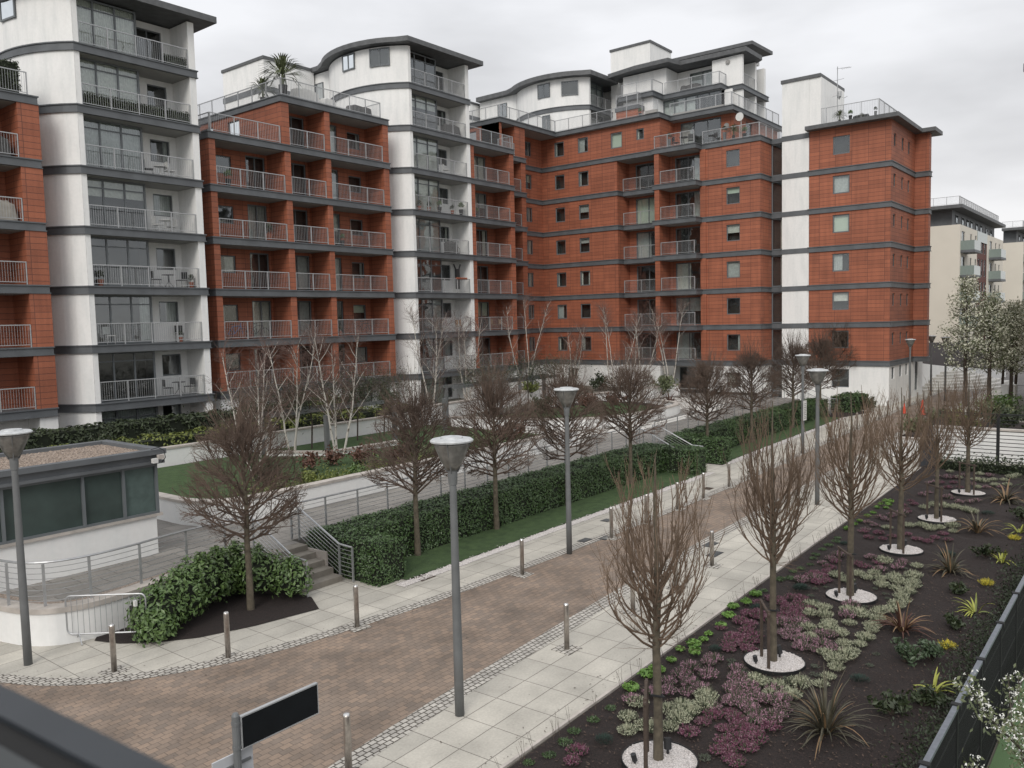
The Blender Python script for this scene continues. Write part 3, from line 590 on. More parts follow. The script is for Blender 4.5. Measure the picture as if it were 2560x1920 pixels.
fwall(w, fS, 66, 76.7, -.1, Z(0)-T, hs); h = (19.3,20.6,1.3,2.72); fwall(w, fF, 16.4, 22.4, -.1, Z(0)-T, [h]); w.box(76.4,76.7,16.41,24.6,-.1,Z(0)-T); w.build('base_wall', WHITE, RT)
for q in hs: window(RT, fS, *q, cur='none', n=1)
window(RT, fF, *h, n=1, cur='none')
w = MB(); w.box(66.0, 71.8, 22.42, 24.55, -.1, 25.2); w.build('stair_wall', WHITE, RT)
m = MB(); m.box(65.92, 71.9, 22.42-.9, 24.63, 25.2, 25.46); m.build('stair_coping', ROOFM, RT); m = MB(); m.box(66.02, 71.8, 21.52, 22.41, Z(6)+.25, 25.2); m.build('stair_wall', WHITE, RT)
for k in range(0, 7): (band if k < 6 else (lambda *a: None))(RT, [(66,22.4),(66,16.4),(73.2,16.4),(73.2,15.35),(73.9,15.35),(73.9,22.4)], Z(k)); m = MB(); m.box(65.96,71.8,22.41,24.59,Z(k)-T,Z(k)-.03); m.build('floor_band', BAND, RT)
m = MB(); m.prism([(65.25,22.5),(65.25,15.75),(72.6,15.75),(72.6,14.8),(75.2,14.8),(75.2,23.5),(66.5,22.5)], Z(6)+.02, Z(6)+.32); m.build('roof', ROOFM, RT)
railing(RT, (66.1,22.4), (66.1,17.3), Z(6)+.32, 1.35); railing(RT, (66.1,17.3), (74.5,17.3), Z(6)+.32, 1.35)
# glazed link
m = MB()
for k in range(-1, 6):
    z0 = Z(k) if k >= 0 else GROUND; z1 = Z(k+1)-T
    window(RT, FB(66.5), 24.62, 25.58, z0, z1, d=0, n=1, cur='none' if k not in (2,3) else 'side', name='link_glazing', bw=.1)
for k in range(0, 7): m = MB(); m.box(66.35, 70, 24.6, 25.6, Z(k)-T, Z(k)-.03); m.build('floor_edge', BAND, RT)

mm = MB(); mm.tube([(66.25,21.6,21.7),(66.25,21.6,24.9)], .05, 6); mm.build('downpipe', WHITEP, RT)
# roof aerial
ae = MB(); ae.tube([(68,20.9,Z(6)+.3),(68,20.9,26.25)], .03, 5); ae.tube([(68,20.95,26.1),(68,19.85,26.0)], .02, 4); ae.tube([(68,21.25,25.2),(68,20.4,25.25)], .02, 4)
for i in range(5): y_ = 20.0+i*.14; ae.tube([(67.8,y_,26.02),(68.2,y_,26.02)], .012, 4)
ae.tube([(68,20.9,24.1),(68,20.4,23.75),(68,20.15,23.85)], .025, 4); ae.tube([(68,21.3,24.0),(68,20.9,24.05)], .02, 4); ae.lathe([(.02,23.7),(.16,23.95),(.18,24.3)], (68,20.75), 8)
tag(ae.build('roof_aerial', GALV, org=(68,20.9,Z(6)+.3)), 'tall thin aerial mast on the roof terrace beside the white stair head', 'aerial')
dish = MB(); dish.lathe([(.02,Z(6)+1.75),(.2,Z(6)+1.79),(.34,Z(6)+1.9)], (0,0), 12); dd_ = MB()
for v in dish.v: dd_.v.append((64.5-(v[2]-Z(6)-1.75)*1.4+.1, 27.4+v[1], Z(6)+1.75+v[0]))
dd_.f = dish.f; dd_.m = dish.m; dd_.tube([(64.7,27.4,Z(6)),(64.7,27.4,Z(6)+1.7)], .03, 5)
tag(dd_.build('satellite_dish', WHITEP, org=(64.7,27.4,Z(6))), 'round white satellite dish on a pole on the red block terrace', 'satellite dish')

# ================================================================ FAR BUILDINGS (cream blocks)
def cream_block(label, x, y, xe, ye, zc, z0=0):
    t = thing('apartment_block', label, 'apartment block', (x,y,z0)); w = MB(); fS = FA(y); fF = FB(x); hs = []
    nf = 5; fh = 2.95; cols = [x+ (xe-x)*c for c in (.03,.20,.30)]; cols2 = [x+(xe-x)*c for c in (.64,.78,.88)]
    for k in range(nf):
        zb = z0+zc-(k+1)*fh+.55
        hs += [(cols[0],cols[0]+2.0,zb-.5,zb+1.7)] + [(c,c+1.1,zb,zb+1.7) for c in cols[1:]] + [(cols2[0],cols2[0]+2,zb-.5,zb+1.7)]+[(c,c+1.1,zb,zb+1.7) for c in cols2[1:]]
    xb0, xb1 = x+(xe-x)*.345, x+(xe-x)*.57
    fwall(w, fS, x, xb0, z0, z0+zc, [h for h in hs if h[1] < xb0]); fwall(w, fS, xb1, xe, z0, z0+zc, [h for h in hs if h[0] > xb1])
    fwall(w, fF, y, ye, z0, z0+zc, []); w.box(x+.3,xe,y+.6,ye,z0+zc-.3,z0+zc-.02); w.build('wall', CREAM, t)
    for h in hs: window(t, fS, *h, n=1, cur='none', bw=.12)
    w = MB(); bh = []
    for k in range(nf):
        zb = z0+zc-(k+1)*fh+.5
        for c in (.1,.42,.72): u = xb0+(xb1-xb0)*c; bh.append((u,u+1.5,zb-.3,zb+1.9))
    fwall(w, fS, xb0, xb1, z0, z0+zc-1.3, bh); w.build('brown_panel', BROWNP, t)
    for h in bh: window(t, fS, *h, n=1, cur='none', bw=.12)
    w = MB(); fbox(w, fS, xb0, xb1, -.2, .05, z0+zc-1.3, z0+zc); w.build('glass_panel', GLASSG, t)
    for k in range(nf):
        zb = z0+zc-(k+1)*fh-.05
        for c0 in (cols[0]-.6, cols2[0]-.6):
            bm = MB(); fbox(bm, fS, c0, c0+4.2, 0, 1.5, zb-.3, zb); bc = bm.build('balcony', BAND, t)
            g = MB(); fbox(g, fS, c0+.05, c0+4.15, 1.42, 1.46, zb, zb+1.1); fbox(g, fS, c0+.02, c0+.06, 0, 1.46, zb, zb+1.1); g.build('glass_balustrade', GLASSG, bc)
    w = MB(); w.box(x+1.2, xe-.5, y+1.1, ye, z0+zc-.02, z0+zc+1.9)
    w.build('top_storey', BAND, t)
    for c in (.08,.2,.3,.38,.5,.6,.74,.85): u = x+(xe-x)*c; window(t, FA(y+1.1), u+.5, u+2.0, z0+zc+.5, z0+zc+1.5, d=.04, deep=.03, cur='none')
    w = MB(); w.box(x-.6, xe, y-.3, ye, z0+zc+1.9, z0+zc+2.3); w.build('roof', ROOFM, t)
    railing(t, (x-.2,ye), (x-.2,y), z0+zc+2.3, 1.0); railing(t, (x-.2,y+.1), (xe-4,y+.1), z0+zc+2.3, 1.0)
    return t
cream_block('cream rendered block beyond the red tower, seen at the right edge above the blossom trees', 110, 19.65, 142, 34, 17.15)
cream_block('farthest cream block at the right edge, partly behind the nearer cream one', 152, 18.3, 190, 21.2, 17.5)
hb = MB(); hb.box(108.2,108.5,16.5,29,0,3.3); tag(hb.build('hoarding', GREYP, org=(108.2,22,0)), 'dark grey hoarding in front of the cream block', 'hoarding')
ed = thing('apartment_block', 'block outside the right edge, only the tip of its dark eave shows', 'apartment block', (60,6,0)); m = MB(); m.box(60.5,80,-12,6.2,0,20.3); m.build('wall', CREAM, ed)
m = MB(); m.box(59.4,80.5,-12.5,7.5,20.3,21.9) if False else m.prism([(59.4,-12.5),(59.4,7.35),(80,7.35),(80,-12.5)],21.3,21.75); m.box(60.5,80,-12,6.2,20.3,21.3); m.build('roof', ROOFM, ed)
# ================================================================ GROUND
def sheet(name, poly, z, m, kind='structure'):
    mb = MB(); n = len(poly); A = sum(poly[i][0]*poly[(i+1)%n][1]-poly[(i+1)%n][0]*poly[i][1] for i in range(n))
    if A < 0: poly = poly[::-1]
    mb.face([(p[0],p[1],z) for p in poly]); o = mb.build(name, m); o['kind'] = kind; return o
def gz(x, y): return 0
g = MB(); g.box(-300, 900, 2.38, 900, -1.4, -.03); struct('ground', g, EARTH)
g = MB(); g.box(-300, 900, -600, 2.36, -1.6, -1.2); struct('lower_ground', g, EARTH)
RL = [(3.6,24),(4.6,21),(5.9,18.7),(6.75,17.1),(8.1,15.9),(10.3,14.95),(13.3,14.45),(16.3,14.2),(24.8,13.92),(34,13.95),(43.8,14.35),(55,14.75),(90,15.6)]
RR = [(90,12.2),(61,12.6),(46,12.0),(34,11.6),(23.1,11.3),(15.2,10.85),(11.4,10.6),(8.3,10.3),(3,9.7),(-6,9.2)]
sheet('road', RL+RR+[(-6,26)], 0.0, ROADM)
def offs(pl, d):
    out = []
    for i, p in enumerate(pl):
        a = Vector(pl[max(i-1,0)]); b_ = Vector(pl[min(i+1,len(pl)-1)]); t = (b_-a).normalized(); out.append((p[0]-t.y*d, p[1]+t.x*d))
    return out
def smooth(pl, n=3):
    out = []
    for i in range(len(pl)-1):
        p0 = Vector(pl[max(i-1,0)]); p1 = Vector(pl[i]); p2 = Vector(pl[i+1]); p3 = Vector(pl[min(i+2,len(pl)-1)])
        for k in range(n):
            t = k/n; q = .5*((2*p1)+(-p0+p2)*t+(2*p0-5*p1+4*p2-p3)*t*t+(-p0+3*p1-3*p2+p3)*t**3); out.append((q.x,q.y))
    return out+[pl[-1]]
RLs = smooth(RL, 4); RRs = smooth(RR, 2)
def strip_mesh(name, a, b, z, m, kind='structure'):
    mb = MB()
    for i in range(len(a)-1): mb.face([(*a[i],z),(*a[i+1],z),(*b[i+1],z),(*b[i],z)][::-1])
    o = mb.build(name, m); o['kind'] = kind; return o
strip_mesh('sett_strip', RLs, offs(RLs, .36), .008, SETT); strip_mesh('sett_strip', offs(RRs, -.02), offs(RRs, .40), .008, SETT)
sheet('pavement', offs(RLs,.3)+[(90,26),(58,26),(58,22.2),(-8,22.2),(-8,26)], .004, SLAB)
SLAB2 = brickmat('pale_paving_slabs_diagonal', (.49,.465,.41), (.41,.39,.345), (.17,.155,.135), .9, .62, .009, rough=.8, offset=.0, nz=.22, nsc=1.1, rot=-.03)
sheet('pavement', [(60,8.4),(40,8.62),(24,8.35),(14,8.12),(9,8.05),(-6,7.7)]+offs(RRs,.35)[::-1], .004, SLAB2)
sheet('pavement', [(60,8.4),(41.2,8.62),(41.2,-5),(60,-5)], .005, SLAB)
e_ = MB(); pl = [(-6,7.7),(9,8.05),(14,8.12),(24,8.35),(40,8.62)]; a = offs(pl,-.06)
for i in range(4): e_.hexa([(*pl[i],-.02),(*a[i],-.02),(*a[i+1],-.02),(*pl[i+1],-.02),(*pl[i],.03),(*a[i],.03),(*a[i+1],.03),(*pl[i+1],.03)])
tag(e_.build('kerb', COPING, org=(9,8,0)), None, None)['kind'] = 'structure'
# mulch planting bed, gently uneven
mb = MB(); rr = random.Random(3); NX, NY = 120, 22; gx = lambda i: -4+44.6*i/NX
def bed_top(x): return 7.64+ (8.58-7.64)*min(1,max(0,(x+6)/46))
hts = [[rr.uniform(-.012,.035)+.02*math.sin(i*.7)*math.cos(j*.9) for j in range(NY+1)] for i in range(NX+1)]
for i in range(NX):
    for j in range(NY):
        def q(i_, j_): x = gx(i_); y = 2.40+(bed_top(x)-.02-2.40)*j_/NY; return (x, y, .012+ (0 if j_ == NY else hts[i_][j_]))
        mb.face([q(i,j),q(i+1,j),q(i+1,j+1),q(i,j+1)])
struct('planting_bed', mb, MULCH)
sheet('planting_bed', [(8.3,18.9),(8.55,18.25),(9.1,17.6),(9.8,17.08),(11,16.65),(12.6,16.33),(13.05,17.2),(13.05,19.3),(8.6,19.3)], .02, MULCH)
sheet('planting_bed', [(15.5,16.12),(34,16.12),(34,18.2),(15.5,18.2)], .010, MULCH); sheet('planting_bed', [(36.3,16.35),(58,17.0),(61.5,16.2),(62,19),(36.3,18.6)], .010, MULCH)
def jag(x0, x1, y, n, amp, rnd): return [(x0+(x1-x0)*i/n, y(x0+(x1-x0)*i/n)+rnd.uniform(-amp,amp)) for i in range(n+1)]
rj = random.Random(5)
sheet('lawn', jag(15.45,33.8,lambda x: 16.13,90,.05,rj)+[(33.8,17.75),(15.45,17.75)], .03, GRASS); sheet('lawn', jag(37.4,57,lambda x: 16.55+(x-37)*.028,80,.05,rj)+[(57,18.4),(37.4,17.95)], .03, GRASS)
sheet('gravel_strip', jag(15.0,34.3,lambda x: 15.80,60,.01,rj)+jag(15.0,34.3,lambda x: 16.14,90,.07,rj)[::-1], .016, GRAVEL)
sheet('gravel_strip', [(37,16.1),(57.5,16.85)]+jag(37,57.5,lambda x: 16.55+(x-37)*.028,60,.06,rj)[::-1], .016, GRAVEL)
tf = MB(); tf.box(2, 60, -8, 2.31, -1.22, -1.15); struct('artificial_turf', tf, TURF)
# scattered white stones on the gravel strip, bark chips on the mulch
st = MB(); rs = random.Random(21)
def pebble(mb, x, y, z, r, rs):
    a = rs.uniform(0,6.28); c, s__ = math.cos(a), math.sin(a); pts = [(-r,-r*.6),(r,-r*.7),(r*.8,r*.7),(-r*.7,r*.6)]
    b = [(x+p*c-q*s__, y+p*s__+q*c, z) for p,q in pts]; t = [(x+(p*c-q*s__)*.6, y+(p*s__+q*c)*.6, z+r*.8) for p,q in pts]; mb.hexa(b+t)
for i in range(2600):
    x = rs.uniform(15,34.3); pebble(st, x, rs.gauss(15.97,.09), .015, rs.uniform(.012,.03), rs)
tag(st.build('white_stones', mat('white_stone', (.62,.59,.57), .8, noise=.3, nscale=30)), 'loose white gravel stones along the lawn edge', None, kind='stuff'); bpy.data.objects['white_stones'].pop('label')
ch = MB()
for i in range(5200):
    x = rs.uniform(8,24)**1.0; y = rs.uniform(2.6, bed_top(x)-.05); r = rs.uniform(.008,.022); a = rs.uniform(0,3.14); z = .05+rs.uniform(-.01,.02)
    c, s__ = math.cos(a)*r*1.8, math.sin(a)*r*1.8; ch.face([(x-c,y-s__,z),(x+s__*.4,y-c*.4,z+.005),(x+c,y+s__,z+rs.uniform(0,.02)),(x-s__*.4,y+c*.4,z+.004)])
o = ch.build('bark_chips', mat('bark_chip', (.10,.066,.05), .9, noise=.85, nscale=12)); o['kind'] = 'stuff'
# ================================================================ PODIUM, WALLS
t = thing('podium_wall', 'white curved retaining wall with stone coping under the left railing', 'retaining wall', (8.2,19.2,0))
cw = smooth([(6.6,26),(6.75,22.5),(7.05,20.6),(7.45,19.6),(8.2,19.12),(9.2,19.12),(10.5,19.32),(13.05,19.5)], 5)
m = MB(); inn = offs(cw,.3)
for i in range(len(cw)-1): m.hexa([(*cw[i],-.02),(*inn[i],-.02),(*inn[i+1],-.02),(*cw[i+1],-.02),(*cw[i],.74),(*inn[i],.74),(*inn[i+1],.74),(*cw[i+1],.74)][0:4][::-1]+[(*cw[i],.74),(*inn[i],.74),(*inn[i+1],.74),(*cw[i+1],.74)][::-1])
m.build('wall', WHITE2, t); m = MB(); o1 = offs(cw,-.04); i1 = offs(cw,.34)
for i in range(len(cw)-1): m.hexa(([(*o1[i],.742),(*i1[i],.742),(*i1[i+1],.742),(*o1[i+1],.742)][::-1])+([(*o1[i],.86),(*i1[i],.86),(*i1[i+1],.86),(*o1[i+1],.86)][::-1]))
m.build('coping', COPING, t)
m = MB(); m.box(9.25,10.3,19.0,19.2,.02,.5); m.build('vent_opening', INTER, t)
m = MB(); m.box(6.84,7.0,20.9,21.3,.25,.55); m.build('vent_grille', INTER, t)
dk = [p for p in offs(cw,.34)]+[(13.05,19.84),(13.05,19.5),(14.45,19.5),(14.45,19.9),(35.1,19.9),(35.1,19.5),(36.4,19.5),(36.4,20.0),(59.6,21.2),(60.6,21.2),(62,25),(62,33.3),(6.9,33.3)]
d_ = MB(); n = len(dk); d_.prism(dk if sum(dk[i][0]*dk[(i+1)%n][1]-dk[(i+1)%n][0]*dk[i][1] for i in range(n)) > 0 else dk[::-1], .0, .8); struct('deck', d_, DECKM)
pb = strip_mesh('pebble_strip', offs(cw,.34), offs(cw,.62), .812, PEBB)
g = MB(); g.box(-10,64,33.9,60,-.02,1.0); g.build('courtyard_ground', EARTH)['kind'] = 'structure'
def garden_wall(label, pts, z0, z1, th=.3, cop=.09, mirror=1):
    t = thing('garden_wall', label, 'garden wall', (pts[0][0],pts[0][1],z0)); a = offs(pts, th*mirror); m = MB()
    def seg(A, B, za, zb):
        for i in range(len(A)-1):
            q = [(*A[i],za),(*A[i+1],za),(*B[i+1],za),(*B[i],za)]; r = [(x_,y_,zb) for x_,y_,_ in q]; m.hexa(q+r)
    seg(pts, a, z0, z1-cop); m.build('wall', WHITE2, t); m = MB(); A = offs(pts,-.04*mirror); B = offs(pts,(th+.04)*mirror)
    seg(A, B, z1-cop+.002, z1); m.build('coping', COPING, t); return t
garden_wall('white planter wall with a rounded corner beside the glass-walled kiosk', smooth([(13.65,29),(13.65,25.5),(13.75,24.2),(14.4,23.25),(15.8,22.9),(20,22.9),(27,22.9),(34,22.95)],4), .8, 1.6)
garden_wall('long white wall at the back of the courtyard lawn', [(13.5,33.4),(24,33.45),(34.5,33.5)], 1.0, 2.0)
garden_wall('short white kerb wall beside the birches in the middle of the lawn', [(22.0,31.8),(23.6,29.2),(27.5,29.0)], 1.15, 1.42, .25)
garden_wall('white wall curving round the second courtyard bed', smooth([(36,33.4),(37.5,28),(40,25.2),(44,24.4),(49,25),(50.5,28)],4), .8, 1.45)
garden_wall('white wall in front of the back flower bed near the red block', [(36,35.6),(46,36.4),(56,38.4)], 1.0, 1.95)
garden_wall('white garden wall by the far stairs below the red tower', [(45,33.2),(52,32.0),(60,30.6)], .8, 1.7)
sheet('lawn', [(14,33.3),(13.9,25.6),(14.6,23.6),(16,23.25),(33.8,23.25),(34,33.3)], 1.2, GRASS)
m = MB(); m.prism([(14.0,33.38),(13.97,25.6),(14.7,23.5),(16,23.22),(33.8,23.25),(34,33.38)], .8, 1.17); m.build('raised_soil', MULCH)['kind'] = 'structure'
m = MB(); m.prism([(37.8,33),(39,29),(40.6,26),(44,24.9),(48.6,25.4),(50,28.5),(50,32)], .8, 1.22); m.build('raised_soil', MULCH)['kind'] = 'structure'
sheet('lawn', [(38.6,32.4),(39.6,29),(41,26.6),(44,25.6),(47.6,26),(49,29),(49,31)], 1.235, GRASS)
PALE = brickmat('white_path_slabs', (.60,.585,.55), (.52,.51,.48), (.3,.29,.27), .6, .6, .01, rough=.8, nz=.12)
sheet('path', [(34.4,23),(37.3,24.2),(40,22.9),(52,23.4),(58,25),(58,30.2),(51.5,31.8),(50.6,24.6),(44,23.9),(39.4,24.9),(37,28),(35.7,33.2),(34.4,33.2)], .806, PALE)
m = MB(); m.box(8,34,34,42.2,1.0,1.85); m.box(36,57,36.6,42.6,1.0,1.7) if False else None; m.build('back_bed', MULCH)['kind'] = 'structure'
# ---- stairs (three flights), built once and copied
st = thing('staircase', 'x', 'stairs', (13.1,17.55,0), 'stairs up to the courtyard')
for i in range(5):
    m = MB(); y0 = 17.62+.37*i; m.box(13.07,14.43,y0,y0+.42 if i < 4 else 19.5,.0 if i == 0 else .16*i-.01,.16*(i+1)-(.004 if i == 4 else 0)); 
    m.build('step', mat('grey_stone_step', (.23,.21,.18), .85, noise=.25, nscale=5), st)
m = MB(); m.box(13.0,13.065,18.3,19.5,-.01,.7); m.build('side_wall', COPING, st); m = MB(); m.box(14.435,14.5,18.3,19.5,-.01,.7); m.build('side_wall', COPING, st)
SL = ['grey stone stairs nearest the camera, between the laurel bushes and the clipped hedge','grey stone stairs halfway along the path where the hedge breaks','farthest stairs up to the courtyard, beside the white foot of the red tower']
place_all(st, [(13.1,17.55,0,0,1),(34.0,17.1,0,0,1),(58.4,18.5,0,0,1)], SL)
def handrail(label, path, nb=7, hgt=.95, posts=None, group=None, cat='railing', org=None):
    """path: list of (x,y,ztop); bars run parallel below the top rail"""
    t = thing('metal_railing', label, cat, org or (path[0][0],path[0][1],path[0][2]-hgt), group)
    m = MB(); m.tube(path, .028, 6, True); m.build('top_rail', GALV, t); m = MB()
    for i in range(1, nb+1): dz = (hgt-.06)*i/(nb+.4); m.tube([(x,y,z-dz) for x,y,z in path], .009, 4)
    m.build('bars', GALV, t)
    for (x,y,z) in (posts or path): p = MB(); p.box(x-.03,x+.03,y-.012,y+.012,z-hgt-.02,z-.03); p.build('post', GALV, t)
    return t
cr = smooth([(6.9,24),(6.95,22),(7.2,20.45),(7.6,19.7),(8.35,19.38),(9.5,19.4),(10.8,19.6),(12.95,19.72)], 6)
handrail('curved galvanised railing on the white wall at the left', [(x,y,1.86) for x,y in cr], 7, 1.0, [(7.0,21.6,1.86),(7.16,20.45,1.86),(7.62,19.66,1.86),(8.5,19.37,1.86),(9.72,19.42,1.86),(11.05,19.63,1.86),(12.2,19.7,1.86)])
dx = lambda n,a,b: [(a+(b-a)*i/n) for i in range(n+1)]
handrail('long galvanised railing behind the main hedge', [(x,19.98,1.83) for x in dx(16,14.55,34.9)], 7, 1.0)
handrail('galvanised railing beyond the second stairs behind the far hedge', [(x,20.05+(x-36.5)*.05,1.83) for x in dx(16,36.5,58.5)], 7, 1.0)
def stair_rails(dx_, dy_, names):
    for xx, nm in zip((14.5,12.98), names):
        handrail(nm, [(xx+dx_,17.25+dy_,.98),(xx+dx_,17.8+dy_,1.0),(xx+dx_,19.55+dy_,1.80),(xx+dx_,19.9+dy_,1.82)], 7, .93, cat='handrail', org=(xx+dx_,17.25+dy_,0))
stair_rails(0,0,('shiny handrail on the hedge side of the nearest stairs','shiny handrail on the bush side of the nearest stairs'))
stair_rails(20.9,-.35,('shiny handrail on the far side of the middle stairs','shiny handrail on the near side of the middle stairs'))
stair_rails(45.3,1.0,('handrail on the tower side of the farthest stairs','handrail on the near side of the farthest stairs'))
# ---- kiosk with glass louvre walls
kt = thing('glass_kiosk', 'low kiosk with green glass walls, grey fascia and pebbled flat roof at the left', 'kiosk', (11.5,21.9,.8))
KX, KY, KB = 11.5, 21.9, 24.9
m = MB(); m.box(3,KX,KY,KB,.8,1.86); m.build('wall', WHITE2, kt); m = MB(); m.box(3,KX+.16,KY-.06,KB,1.862,1.94); m.build('sill', COPING, kt)
for a, b in ((3.2,5.1),(5.13,7.63),(7.69,9.55),(9.59,KX-.02)):
    f_ = FA(KY+.0); mm = MB()
m = MB(); fr = FA(KY)
for a in (5.1,7.66,9.56,10.62,KX+.04): fbox(m, fr, a-.035, a+.035, -.05, .05, 1.96, 3.34)
fbox(m, fr, 3, KX+.07, -.05, .045, 1.942, 2.0); fbox(m, fr, 3, KX+.07, -.05, .045, 3.26, 3.34)
m.box(KX+.03,KX+.09,KY+1.4,KY+1.46,1.96,3.3); m.box(KX+.02,KX+.08,KY+.05,KB,1.942,2.0); m.build('window_frame', FRAME, kt)
for a, b in ((3,5.07),(5.13,7.62),(7.69,9.52),(9.59,10.59),(10.65,KX)):
    m = MB(); m.face([(a,KY+.02,2.0),(b,KY+.02,2.0),(b,KY+.02,3.27),(a,KY+.02,3.27)]); m.build('glass_panel', KGLASS if a < 10.6 else mat('pale_green_glass', (.095,.135,.128), .25, noise=.25), kt)
m = MB(); m.box(3,KX-.03,KY+.06,KB,1.95,3.3); m.build('glass_core', KGLASS, kt)
m = MB(); m.box(3,KX+.22,KY-.2,KB+.15,3.342,3.42); m.box(3,KX+.14,KY-.12,KB+.07,3.42,3.60); 
for q in ((3,KX+.26,KY-.24,KY+.02),(3,KX+.26,KB-.05,KB+.2),(KX,KX+.26,KY+.02,KB-.05)): m.box(*q,3.60,3.74)
m.build('fascia', BAND, kt); 
m = MB(); rk = random.Random(8)
m.box(3,KX,KY+.02,KB-.05,3.6,3.64)
for i in range(2600): pebble(m, rk.uniform(6.4,KX-.03), rk.uniform(KY+.05,KB-.1), 3.63, rk.uniform(.02,.045), rk)
m.build('roof_pebbles', PEBB, kt)
fl = thing('floodlight', 'small white floodlight with a black cable on the kiosk corner', 'floodlight', (11.55,21.65,3.5))
m = MB(); m.box(11.28,11.42,21.48,21.6,3.40,3.52); m.build('lamp_head', WHITEP, fl); m = MB(); m.box(11.46,11.62,21.52,21.63,3.48,3.60); m.build('sensor_box', COPING, fl)
m = MB(); m.tube([(11.3,21.62,3.77),(11.5,21.6,3.8),(11.66,21.6,3.7),(11.68,21.58,3.5),(11.55,21.56,3.38)], .012, 5); m.build('cable', BLKPL, fl)
# ---- pergola posts carrying climber canopy
def pergola(label, posts, zt, x0,x1,y0,y1):
    t = thing('pergola', label, 'pergola', (posts[0][0],posts[0][1],1.0))
    for x, y in posts: m = MB(); m.box(x-.09,x+.09,y-.09,y+.09,.8,zt-.2); m.build('post', LAMPG, t)
    m = MB()
    for y in (y0,y1): m.box(x0,x1,y-.06,y+.06,zt-.2,zt-.02)
    m.build('beam', LAMPG, t); m = MB(); n_ = int((x1-x0)/.8)
    return t
pergola('dark grey steel pergola behind the birches, overgrown by bare climbers', [(24.08,30.1),(22.3,32.5),(28.6,30.4),(32.6,30.7)], 3.15, 22.2,29,31.6,32.6)
pergola('farther grey pergola in front of the second white tower', [(36.5,34.2),(41.5,34.0),(46.5,34.2),(44.3,31.2)], 3.3, 36,47,33.2,34.2)
# ================================================================ STREET FURNITURE
lp = thing('street_lamp', 'x', 'street lamp', (0,0,0), 'street lamps along the paved lane')
m = MB(); m.lathe([(.085,0),(.082,1.2),(.062,4.15),(.06,4.22)], n=16); m.build('post', LAMPG, lp, smooth=True)
m = MB(); m.lathe([(.075,4.18),(.085,4.32),(.085,4.42),(.13,4.5)], n=16)
for k in range(4):
    a = math.pi*k/2+.5; m.tube([(.09*math.cos(a),.09*math.sin(a),4.4),(.33*math.cos(a),.33*math.sin(a),4.93)], .014, 4)
m.build('lamp_bracket', LAMPG, lp); m = MB(); m.lathe([(.11,4.45),(.20,4.6),(.31,4.88),(.315,4.93)], n=20)
m.build('lamp_shade', mat('clear_lamp_bowl', (.24,.235,.22), .3, metal=.3, noise=.45, nscale=9), lp, smooth=True)
m = MB(); m.lathe([(.30,4.932),(.375,4.94),(.38,4.965),(.35,4.99),(.20,5.0),(.19,5.025),(.02,5.03)], n=28); m.build('lamp_disc', LAMPTOP, lp)
lm = [(10.52,9.76,0),(6.85,18.75,0),(20.08,13.95,0),(30.43,10.0,0),(41.43,14.35,0),(66.2,15.0,0),(75.6,15.5,0),(71.3,13.6,0)]
place_all(lp, [(x,y,z,i*.7,1) for i,(x,y,z) in enumerate(lm)], ['nearest street lamp, on the right-hand pavement in the centre foreground','street lamp at the left edge in front of the kiosk','street lamp on the left pavement beside the lawn, second along the lane','slim lamp on the right-hand pavement, farther off between the bare trees','lamp at the far lawn with a small white notice on its post','lamp in front of the slit windows of the red tower','faraway lamp just right of the red tower','faraway lamp post by the pale curved steps'])
nb = thing('notice', 'small white notice fixed to the far lamp post', 'notice', (41.4,14.25,2)); m = MB(); m.box(41.2,41.62,14.22,14.24,1.7,2.7); m.build('panel', WHITEP, nb); m = MB()
for i in range(9): m.box(41.25+(.04 if i%3 else 0),41.57-(.1 if i%2 else .02),14.213,14.218,1.8+i*.09,1.83+i*.09)
m.build('printing', LAMPG, nb)
bo = thing('steel_bollard', 'x', 'bollard', (0,0,0), 'stainless bollards beside the lane')
m = MB(); m.lathe([(.057,.0),(.057,.96),(.052,.985)], n=18); m.build('post', STEEL, bo, smooth=True); m = MB(); m.lathe([(.0535,.984),(.045,1.0),(.01,1.004)], n=18); m.build('cap', mat('polished_cap', (.62,.62,.62), .2, .6), bo)
m = MB(); m.box(-.24,.24,-.24,.24,.002,.011); m.build('sett_base', SETT, bo)
left = [(7.76,16.85),(9.55,15.52),(12.33,14.6),(17.65,13.86),(22.3,13.84),(24.6,13.86),(27.0,13.92),(29.2,13.94),(31.76,14.02),(34.3,14.13),(38.4,14.0),(45.9,14.32),(51.8,14.66),(54.45,14.74),(57,14.75),(59.9,14.95),(64.5,14.97),(67.3,14.7),(68.8,14.6)]
right = [(8.02,9.83),(14.06,9.88),(16.82,9.87),(19.0,9.86),(21.3,9.92),(27.94,9.94)]
lab = ['bollard nearest the leaning crowd barrier','bollard at the front of the dark bed with laurel bushes','bollard at the tip of the dark bed, before the stairs','bollard beside the square inspection cover and lawn gravel','fifth bollard along the left pavement, by the lawn','sixth bollard along the left pavement, by the lawn end','seventh bollard along the left pavement, before the middle stairs','bollard in front of the end of the main hedge','bollard in front of the middle stairs','bollard just past the middle stairs','lone bollard beside the far lawn lamp','bollard beside the far lawn, behind the brown twigs','first bollard of the row before the white tower foot','second bollard of the row before the white tower foot','third bollard of the row before the white tower foot','fourth bollard of the row before the white tower foot','bollard left of the lamp under the slit windows','bollard just right of the lamp under the slit windows','farthest bollard at the corner of the red tower',
 'bollard at the bottom edge between sign and lamp','bollard on the right pavement right of the nearest lamp','bollard seen through the nearest bare tree, left one','bollard seen through the nearest bare tree, right one','bollard on the right pavement next to the dark drain grates','farthest bollard on the right pavement, left of the slim lamp']
place_all(bo, [(x,y,.004,rs.uniform(-.1,.1),1) for x,y in left+right], ['stainless steel '+l for l in lab])
